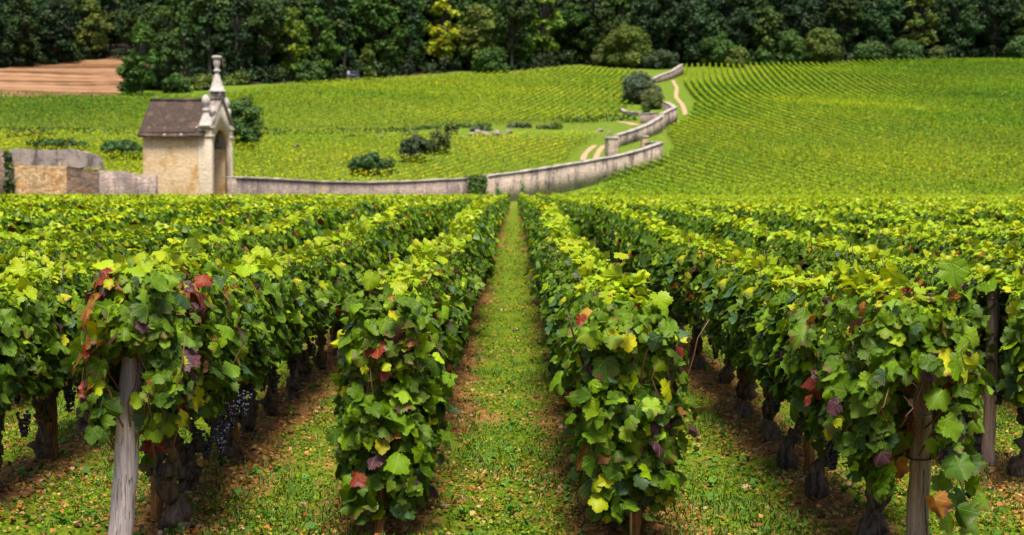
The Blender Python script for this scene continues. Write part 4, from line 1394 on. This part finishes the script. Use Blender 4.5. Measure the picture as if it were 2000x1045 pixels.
HERO = {                                                  # the four row ends and what sets them apart
    ('L', 1): dict(x=-1.57, y=6.35, L=1.0, n=2700, hb=.50, ht=1.20, wd=.34, end=.5, turned=.20, yellow=.06, ph=.4, sprigs=9, clear=[(-1.60, 5.86, .10, .90)], label="grapevine over the leaning grey post, with reddened leaves and dark grapes", gpos=[(.22, .12, .52), (.26, -.05, .50), (.25, .25, .56), (.17, .05, .46), (.30, .3, .60)]),
    ('L', 0): dict(x=-.58, y=6.75, L=.85, n=3100, hb=.09, ht=1.07, wd=.32, end=.6, turned=.09, yellow=.05, ph=2.0, sprigs=8, label="grapevine at the end of the first row left of the aisle, leafy to its foot", gpos=[(.1, -.3, .25), (.2, .3, .45)]),
    ('R', 0): dict(x=.50, y=6.60, L=.85, n=2900, hb=.11, ht=1.07, wd=.33, end=.6, turned=.09, yellow=.05, ph=3.3, sprigs=8, clear=[(.54, 6.25, .04, .36)], label="grapevine at the end of the first row right of the grass aisle, beside a cane", gpos=[(.03, -.42, .27), (.12, .2, .4)]),
    ('R', 1): dict(x=1.60, y=6.20, L=1.1, n=3000, hb=.36, ht=1.12, wd=.39, end=.5, turned=.11, yellow=.06, ph=5.1, sprigs=9, clear=[(1.675, 5.85, .125, .84)], label="grapevine by the tan post tied with wire, with one big reddened leaf", gpos=[(-.2, .0, .47), (.235, -.42, .33), (-.1, -.3, .5)]),
    ('R', 2): dict(x=2.72, y=7.55, L=.8, n=1500, hb=.36, ht=1.02, wd=.32, end=0, turned=.05, yellow=.08, ph=1.1, sprigs=6, clear=[(2.665, 7.93, .10, .99)], label="grapevine partly cut by the frame, in front of the tall mauve-brown post", gpos=[(-.1, .1, .5)]),
}
count = 0
FARLIST = []
DIND = 26.5
for side, rows in (('L', ROWS_L), ('R', ROWS_R)):
    for ri, rx in enumerate(rows):
        if abs(rx) > 36: continue
        dmax = 98.0 if side == 'R' else 98.0
        y = 6.9 if ri > 1 else 7.0
        y = max(6.4, abs(rx) / .36 - .9)
        seen = 0
        lab = f"in the {ORD[ri]} row {'left' if side == 'L' else 'right'} of the grass aisle"
        if (side, ri) in HERO:
            h = dict(HERO[(side, ri)]); hx, hy, hl, gp = h.pop('x'), h.pop('y'), h.pop('label'), h.pop('gpos')
            v = make_vine(300 + ri * 7 + (side == 'R'), bunches=len(gp), gpos=gp, at=(hx, hy), **h)
            v.location = (hx, hy, float(T(hx, hy))); tag(v, hl, "grapevine", VINES)
            y = hy + h['L'] / 2 + .36; seen = 1; count += 1
        while y < dmax:
            xw = rx + rng.normal(0, .025)
            # the old wall cuts the rows off on the left
            if y > (66.5 if rx < -13.5 else np.interp(rx, [-13.5, 1, 8], [71, 103, 103])): break
            if y <= DIND and count < 300:
                seen += 1; count += 1
                P_ = NEARP if y < 14.5 else MIDP
                put(P_[rng.integers(4) + (4 if side == 'R' else 0)], xw, y, f"green grapevine, {ORD[seen - 1]} from the front {lab}".replace("green grapevine", "grapevine"), math.pi * rng.integers(2) + rng.normal(0, .06), 1.0 + .025 * math.sin(y * 1.1 + rx * 5) + rng.normal(0, .008))
            else:
                FARLIST.append((xw, y))
            y += VS * rng.uniform(.88, 1.12)
fb = MB(); r_ = np.random.default_rng(21); kx = 0
tbm = MB()
for (x, y) in FARLIST:
    z0 = float(T(x, y))
    if y < 45: n, lod, sz = 380, 1, (.055, .13)
    elif y < 65: n, lod, sz = 260, 2, (.08, .17)
    else: n, lod, sz = 160, 2, (.11, .20)
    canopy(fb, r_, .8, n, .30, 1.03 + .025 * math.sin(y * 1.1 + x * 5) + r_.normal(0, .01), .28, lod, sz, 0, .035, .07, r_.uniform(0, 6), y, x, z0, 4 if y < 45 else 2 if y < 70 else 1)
fo = fb.build("vine_rows", M_VINEFAR)
tag(fo, "distant leafy parts of the vine rows, running on to the stone wall", "vineyard", None, "stuff")


# ================================================================== POSTS, STAKES, CANE, WIRE
def post(name, x, y, h, r0, r1, lean, m, label, tie=None, grp="posts in the vine rows", square=False):
    z = float(T(x, y)) - .08
    o = empty(name, (x, y, z))
    mb = MB(); n = 14
    r_ = np.random.default_rng(int(abs(x) * 100 + y * 7))
    t = np.linspace(0, 1, n)
    c = np.c_[lean[0] * t, lean[1] * t, t * (h + .08)] + r_.normal(0, .0025, (n, 3)) * np.array((1, 1, 0))
    if square:
        s = np.array([(-1, -1), (1, -1), (1, 1), (-1, 1)]) * .92
        a0 = r_.uniform(-.3, .3); ca, sa = math.cos(a0), math.sin(a0)
        s = np.c_[s[:, 0] * ca - s[:, 1] * sa, s[:, 0] * sa + s[:, 1] * ca]
        rr = np.linspace(r0, r1, n)
        V = np.concatenate([np.c_[c[i, 0] + s[:, 0] * rr[i], c[i, 1] + s[:, 1] * rr[i], np.full(4, c[i, 2])] for i in range(n)])
        i, j = np.meshgrid(np.arange(n - 1), np.arange(4), indexing='ij'); i, j = i.ravel(), j.ravel(); k = (j + 1) % 4
        mb.add_many(V, np.stack([i * 4 + j, i * 4 + k, (i + 1) * 4 + k, (i + 1) * 4 + j], 1))
        mb.f.append(np.arange((n - 1) * 4, n * 4) + mb.k - len(V)); mb.n.append(np.array([4]))
    else:
        rr = np.linspace(r0, r1, n) * (1 + r_.normal(0, .012, n)); rr[-1] *= .9
        tube(mb, c, rr, 20, True, .012, r_)
    mb.build("shaft", m, o, smooth=not square)
    if tie:
        for zz, wr in tie:
            b = MB(); rad = (r0 + (r1 - r0) * zz / h) + .004
            a = np.linspace(0, 6.6, 26)
            tube(b, np.c_[lean[0] * zz / h + np.cos(a) * rad, lean[1] * zz / h + np.sin(a) * rad, zz + .08 + a * .001], .0035, 6)
            b.build("wire_loop", M_WIRE if wr else M_TIMBER, o)
    tag(o, label, "post", grp)
    return o


pa = post("wooden_post", -1.655, 5.84, 1.12, .052, .047, (.085, .05), M_GREYWOOD, "thick leaning silver-grey post, its top hidden by reddened leaves", None)
pd = post("wooden_post", 1.675, 5.85, 1.0, .050, .034, (.02, .03), M_TANWOOD, "tan-grey post with wire loops and white string among big green leaves", [(.42, False), (.60, True)])
b = MB()                                                  # knotted string and a small staple on the tan post
tt = np.linspace(0, 1, 30)
tube(b, np.c_[.045 + .06 * tt + .012 * np.sin(tt * 14), -.05 - .02 * tt, .63 + .03 * np.sin(tt * 9) + .02 * tt], .0032, 6)
b.build("string", M_STRING, pd)
b = MB(); box(b, (-.045, -.035, .745), (.022, .006, .03), .2, .002); b.build("staple", M_STRING, pd)
pe = post("wooden_post", 2.665, 7.93, 1.02, .036, .033, (.01, 0), M_PURPLEWOOD, "tall mauve-brown post clear of leaves, with a trellis wire at its top", [(.93, True)])
STK = "sawn wooden stakes in the vine rows"
post("wooden_stake", -1.69, 6.62, .62, .024, .022, (.01, .02), M_STAKE, "brown square stake just behind the leaning silver-grey post", grp=STK, square=True)
post("wooden_stake", -1.60, 8.05, .85, .026, .024, (-.01, 0), M_STAKE, "brown square stake beside the thick old trunk in the second row left of the aisle", grp=STK, square=True)
post("wooden_stake", -2.67, 8.09, .72, .036, .034, (.01, 0), M_STAKE, "broad dark brown stake among trunks at the frame edge, third row from the aisle", grp=STK, square=True)
post("wooden_stake", -.50, 8.35, .48, .024, .022, (0, 0), M_STAKE, "orange-brown stake on the aisle side of the leafy row end", grp=STK, square=True)
post("wooden_stake", -.60, 6.25, .36, .022, .02, (.0, .05), M_STAKE, "short brown stake inside the leafy foot of the row left of the aisle", grp=STK, square=True)
post("wooden_stake", .535, 6.22, .42, .023, .022, (0, .01), M_STAKE, "golden brown stake with a thin cane, under the row end right of the aisle", grp=STK, square=True)
post("wooden_stake", 1.59, 7.62, .55, .024, .022, (0, 0), M_STAKE, "brown stake beside bare trunks in the second row right of the aisle", grp=STK, square=True)
b = MB(); z = float(T(.515, 6.18)); tube(b, [(0, 0, -.05), (-.002, .01, .3), (-.006, .02, .62)], [.006, .006, .005], 7)
o = b.build("support_cane", M_CANE); o.location = (.512, 6.17, z); tag(o, "thin pale cane tied beside the golden brown stake at the row end", "cane")
b = MB(); tt = np.linspace(0, 1, 40)
tube(b, np.c_[2.665 + .012 * np.sin(tt * 5), 4.5 + tt * 24, .945 + .012 * np.sin(tt * 13)], .0022, 5)
o = b.build("trellis_wire", M_WIRE); tag(o, "thin trellis wire strung past the tall mauve-brown post", "wire")


# ---- leaves that stand out: part of their vine
def accent(parent_x, parent_y, items, seed):
    """items: (px, py, distance, size, colour, tired); big single leaves of the vine standing near"""
    r_ = np.random.default_rng(seed)
    best = min((o for o in C.objects if o.name.startswith("grapevine") and o.parent is None), key=lambda o: (o.location.x - parent_x) ** 2 + (o.location.y - parent_y) ** 2)
    fol = [c for c in best.children if c.name.startswith("foliage")][0]
    for px, py, d, s, c, tired in items:
        mb = MB()
        p = P(px, py, d) - best.location
        p = np.array(p[:])[None] + np.array((0, 0, s * .45))
        leaves(mb, p, np.array([[r_.normal(0, .5), -.9, .5 + r_.normal(0, .4)]]), np.array([s * .70]), np.array([[*(np.array(c) * (.75 if c[0] > .25 else .9)), tired]]), 0, 1.6, r_=r_)
        mb.build("big_leaf", M_VINE, fol, smooth=True)


accent(-1.63, 6.35, [(273, 535, 5.95, .15, MID * .8, .75), (300, 640, 5.93, .16, MID * .6, 1), (232, 600, 5.95, .12, MID * 1.3, 0), (245, 660, 5.9, .11, LIME * .9, 0), (190, 790, 5.95, .12, ORG, .6), (205, 850, 6.0, .11, YEL, .7), (270, 790, 5.75, .10, LIME, 0),
                       (300, 880, 6.1, .13, RED, .7), (285, 910, 6.05, .12, DARK * 1.5, .8), (395, 560, 6.2, .10, RED, .5), (385, 600, 6.2, .12, ORG, .5), (315, 770, 5.9, .10, LIME, 0), (330, 840, 6.1, .10, PUR, .3), (225, 700, 5.85, .13, YEL * .6, .8), (255, 640, 5.88, .12, MID, .9)], 1)
accent(-.58, 6.75, [(728, 556, 6.25, .12, LIME * .8, 0), (720, 640, 6.2, .15, MID * 1.3, .35), (800, 660, 6.2, .12, LIME * .8, 0), (715, 820, 6.15, .14, MID, 0), (780, 920, 6.05, .16, MID * 1.1, 0), (800, 840, 6.1, .13, MID * 1.3, 0), (745, 880, 6.1, .09, YEL * .7, 0), (745, 735, 6.2, .11, LIME, 0),
                     (690, 680, 6.2, .07, RED * .7 + PUR * .3, .4), (740, 910, 6.12, .12, PUR, .6), (680, 715, 6.2, .12, YEL * .6, .7), (700, 945, 6.1, .10, RED * .6, .5), (655, 860, 6.2, .11, DARK * 1.4, .2), (800, 700, 6.2, .10, LIME, 0)], 2)
accent(.5, 6.6, [(1215, 670, 6.05, .12, LIME * .85, 0), (1255, 680, 6.08, .11, MID, .5), (1148, 620, 6.2, .12, ORG * .9 + YEL * .3, .3), (1135, 632, 6.18, .07, RED, .4), (1210, 650, 6.05, .11, LIME, 0), (1180, 735, 6.02, .15, DARK * 1.4, .7), (1265, 810, 6.0, .15, MID * 1.1, .2), (1180, 860, 5.98, .15, MID, .7),
                  (1230, 890, 6.0, .13, MID * .8, .9), (1160, 920, 6.0, .12, DARK * 2, .1), (1225, 855, 6.0, .10, LIME * .8, 0), (1150, 870, 6.0, .13, MID, .3), (1290, 850, 6.0, .10, PUR, .3), (1282, 880, 6.0, .10, PUR, .3), (1300, 720, 6.05, .12, LIME * .8, 0), (1285, 600, 6.1, .12, LIME, 0), (1150, 720, 6.1, .10, PUR, .2), (1250, 945, 5.98, .10, BLUE, .2)], 3)
accent(1.6, 6.3, [(1770, 665, 5.75, .20, MID * .8, 1), (1745, 760, 5.75, .13, MID * 1.1, .1), (1858, 545, 5.9, .15, MID * 1.15, 0), (1840, 790, 5.45, .13, MID, .1), (1848, 850, 5.45, .14, MID, .1), (1870, 740, 5.45, .14, MID * 1.1, 0), (1865, 925, 5.45, .15, DARK * 1.6, .1), (1825, 1000, 5.42, .12, ORG, .9),
                    (1750, 880, 5.75, .15, MID, .6), (1750, 925, 5.7, .12, ORG, .9), (1665, 805, 5.9, .12, MID, .8), (1695, 860, 5.85, .14, MID * .9, .1), (1740, 735, 5.75, .09, YEL, 0), (1840, 720, 5.6, .09, YEL, 0), (1870, 1020, 5.6, .13, DARK * 1.4, .3), (1838, 955, 5.6, .11, MID, .2), (1852, 985, 5.65, .10, DARK * 1.8, .3), (1893, 955, 5.7, .11, MID * 1.1, 0), (1905, 905, 5.7, .10, MID, .2), (1850, 1030, 5.6, .11, MID, .5), (1895, 1030, 5.65, .12, MID * .8, .2), (1880, 880, 5.65, .12, DARK * 2, 0), (1900, 835, 5.75, .12, MID, .1), (1860, 800, 5.6, .13, MID, 0), (1885, 985, 5.75, .12, DARK * 1.5, .4), (1830, 880, 5.6, .10, LIME * .8, 0), (1915, 990, 5.75, .10, MID, .6), (1780, 840, 5.7, .12, RED * .8, .6), (1790, 760, 5.7, .13, DARK, 1), (1620, 850, 6.1, .09, YEL * .9, 0), (1870, 670, 5.75, .1, YEL, 0), (1640, 730, 6.0, .14, MID, 0)], 4)

_v = min((o for o in C.objects if o.name.startswith("grapevine") and o.parent is None), key=lambda o: (o.location.x - 1.6) ** 2 + (o.location.y - 6.2) ** 2)
sb = MB()
for tgt in ((1.86, 5.72, .22), (1.83, 5.70, .38), (1.90, 5.80, .45)):     # low canes beside the tan post
    t = np.linspace(0, 1, 9)[:, None]
    p = np.array((1.66, 6.0, .5)) * (1 - t) + np.array(tgt) * t + np.array((.04, -.02, .10)) * np.sin(t * 3.14)
    tube(sb, p - np.array(_v.location[:]), np.linspace(.005, .0022, 9), 5)
sb.build("shoot_foliage", M_SHOOT, _v, smooth=True)

# ================================================================== GROUND COVER (stuff)
r_ = np.random.default_rng(33)


def scatter(n, y0, y1, power=1.0):
    u = r_.random(n)
    y = (y0 ** (1 - power) + u * (y1 ** (1 - power) - y0 ** (1 - power))) ** (1 / (1 - power)) if power != 1 else y0 * (y1 / y0) ** u
    x = r_.uniform(-1, 1, n) * (y * .37 + .4)
    return x, y


gm = MB()
x, y = scatter(330000, 5.2, 60, 1.35)
pn = .55 * np.sin(x * 2.3 + 1.5 * np.sin(y * .9) + y * .6) + .5 * np.sin(x * 4.1 + 2 * np.sin(y * 2.3)) + .5 * np.sin(y * 3.7 + 2 * np.sin(x * 3.1 + 1)) + .35 * np.sin(x * 11 + y * 7)
rdv = rowdist(x)
ok = r_.random(len(x)) < np.clip(.42 + .55 * pn + np.where((x > -.6) & (x < .5), .15, 0) - 1.0 * np.exp(-(rdv / .2) ** 2), np.where(rdv > .25, .25, .04), 1)
x, y = x[ok], y[ok]; n = len(x)
gc = np.where(r_.random((n, 1)) < .5, np.array((.050, .140, .004)), np.array((.125, .205, .004))) * r_.uniform(.6, 1.35, (n, 1))
yv = r_.random(n) < .08; gc[yv] = np.array((.34, .30, .02)) * r_.uniform(.6, 1.1, (yv.sum(), 1))
leaves(gm, np.c_[x, y, T(x, y) + r_.uniform(.004, .045, n)], r_.normal(0, .45, (n, 3)) + np.array((0, -.1, .85)), r_.uniform(.008, .021, n) * (1 + np.clip((y - 8) / 16, 0, 2.2)), gc, 2, .1, r_=r_)
# tufts of upright blades
x, y = scatter(26000, 5.2, 28, 1.5)
ok = r_.random(len(x)) < np.clip(.5 + .5 * np.sin(x * 2.9 + y * 1.7) - .6 * np.exp(-(rowdist(x) / .15) ** 2), .05, 1)
x, y = x[ok], y[ok]; n = len(x)
bl = 3
xx = np.repeat(x, bl) + r_.normal(0, .02, n * bl); yy = np.repeat(y, bl) + r_.normal(0, .02, n * bl); N = n * bl
ln = r_.uniform(.02, .06, N); az = r_.uniform(0, 6.28, N); le = r_.uniform(.2, .9, N)
b0 = np.c_[xx, yy, T(xx, yy)]; tp = b0 + np.c_[np.cos(az) * ln * le, np.sin(az) * ln * le, ln]
sdv = np.c_[-np.sin(az), np.cos(az), np.zeros(N)] * .0032
V = np.stack([b0 - sdv, b0 + sdv, (b0 + tp) / 2 + sdv * .8 + np.array((0, 0, .008)), tp, (b0 + tp) / 2 - sdv * .8 + np.array((0, 0, .008))], 1).reshape(-1, 3)
Fv = (np.arange(N) * 5)[:, None] + np.array([[0, 1, 2, 3, 4]])
gm.add_many(V, Fv, np.repeat(np.array((.09, .18, .008)) * r_.uniform(.6, 1.6, (N, 1)), 5, 0))
tag(gm.build("grass", M_GRASS), "low green weeds and moss between the vine rows", "grass", None, "stuff")
# broad-leaved weeds
wm = MB()
x, y = scatter(420, 5.3, 16, 1.5)
for a, b_ in zip(x, y):
    k = r_.integers(5, 10); p = np.c_[np.full(k, a), np.full(k, b_), np.full(k, float(T(a, b_)) + .02)] + r_.normal(0, .018, (k, 3))
    az = r_.uniform(0, 6.28, k)
    leaves(wm, p, np.c_[np.cos(az) * .7, np.sin(az) * .7, np.full(k, .8)], r_.uniform(.02, .042, k), np.array((.06, .15, .012)) * r_.uniform(.7, 1.5, (k, 1)), 1, .1, r_=r_)
tag(wm.build("weeds", M_GRASS), "small leafy weeds dotted over the soil between rows", "weeds", None, "stuff")
# fallen leaves
fm = MB()
x, y = scatter(80000, 5.2, 60, 1.3)
ok = r_.random(len(x)) < np.clip(.30 + .7 * np.exp(-(rowdist(x) / .3) ** 2) + .35 * np.sin(x * 3 + 2 * np.sin(y * 1.9)), 0, 1)
x, y = x[ok], y[ok]; n = len(x)
pal = np.array([(.30, .13, .03), (.38, .20, .06), (.20, .085, .025), (.44, .29, .11), (.34, .13, .025), (.36, .25, .05)])
leaves(fm, np.c_[x, y, T(x, y) + .012 + r_.uniform(0, .02, n)], r_.normal(0, .35, (n, 3)) + np.array((0, 0, 1)), r_.uniform(.009, .028, n) * (1 + np.clip((y - 10) / 22, 0, 1.2)), pal[r_.integers(0, 6, n)] * r_.uniform(.6, 1.2, (n, 1)), 1, .0, r_=r_)
tag(fm.build("fallen_leaves", M_GRASS), "brown and orange fallen vine leaves strewn along the rows", "leaves", None, "stuff")
# clods and chips of stone
cm = MB()
x, y = scatter(5200, 5.2, 22, 1.4)
ok = r_.random(len(x)) < np.clip(.12 + .95 * np.exp(-(rowdist(x) / .26) ** 2), 0, 1)
x, y = x[ok], y[ok]
bm = bmesh.new(); bmesh.ops.create_icosphere(bm, subdivisions=1, radius=1); bm.verts.ensure_lookup_table()
IV = np.array([v.co[:] for v in bm.verts]); IF = np.array([[v.index for v in f.verts] for f in bm.faces]); bm.free()
for a, b_ in zip(x, y):
    s = r_.uniform(.006, .026) * (1.5 if r_.random() < .06 else 1)
    v = IV * r_.uniform(.6, 1.2, (len(IV), 1)) * s * np.array((1.2, 1, .7))
    c = np.array((.17, .085, .035)) * r_.uniform(.6, 1.5) if r_.random() < .7 else np.array((.42, .30, .17)) * r_.uniform(.7, 1.2)
    cm.add_many(v + np.array((a, b_, float(T(a, b_)) + s * .3)), IF, np.r_[c, 0])
tag(cm.build("clods", M_GRASS), "reddish clods and pale stone chips along the feet of the vines", "soil", None, "stuff")
print("vines", count, "far vines", len(FARLIST), "back trees", n_back)
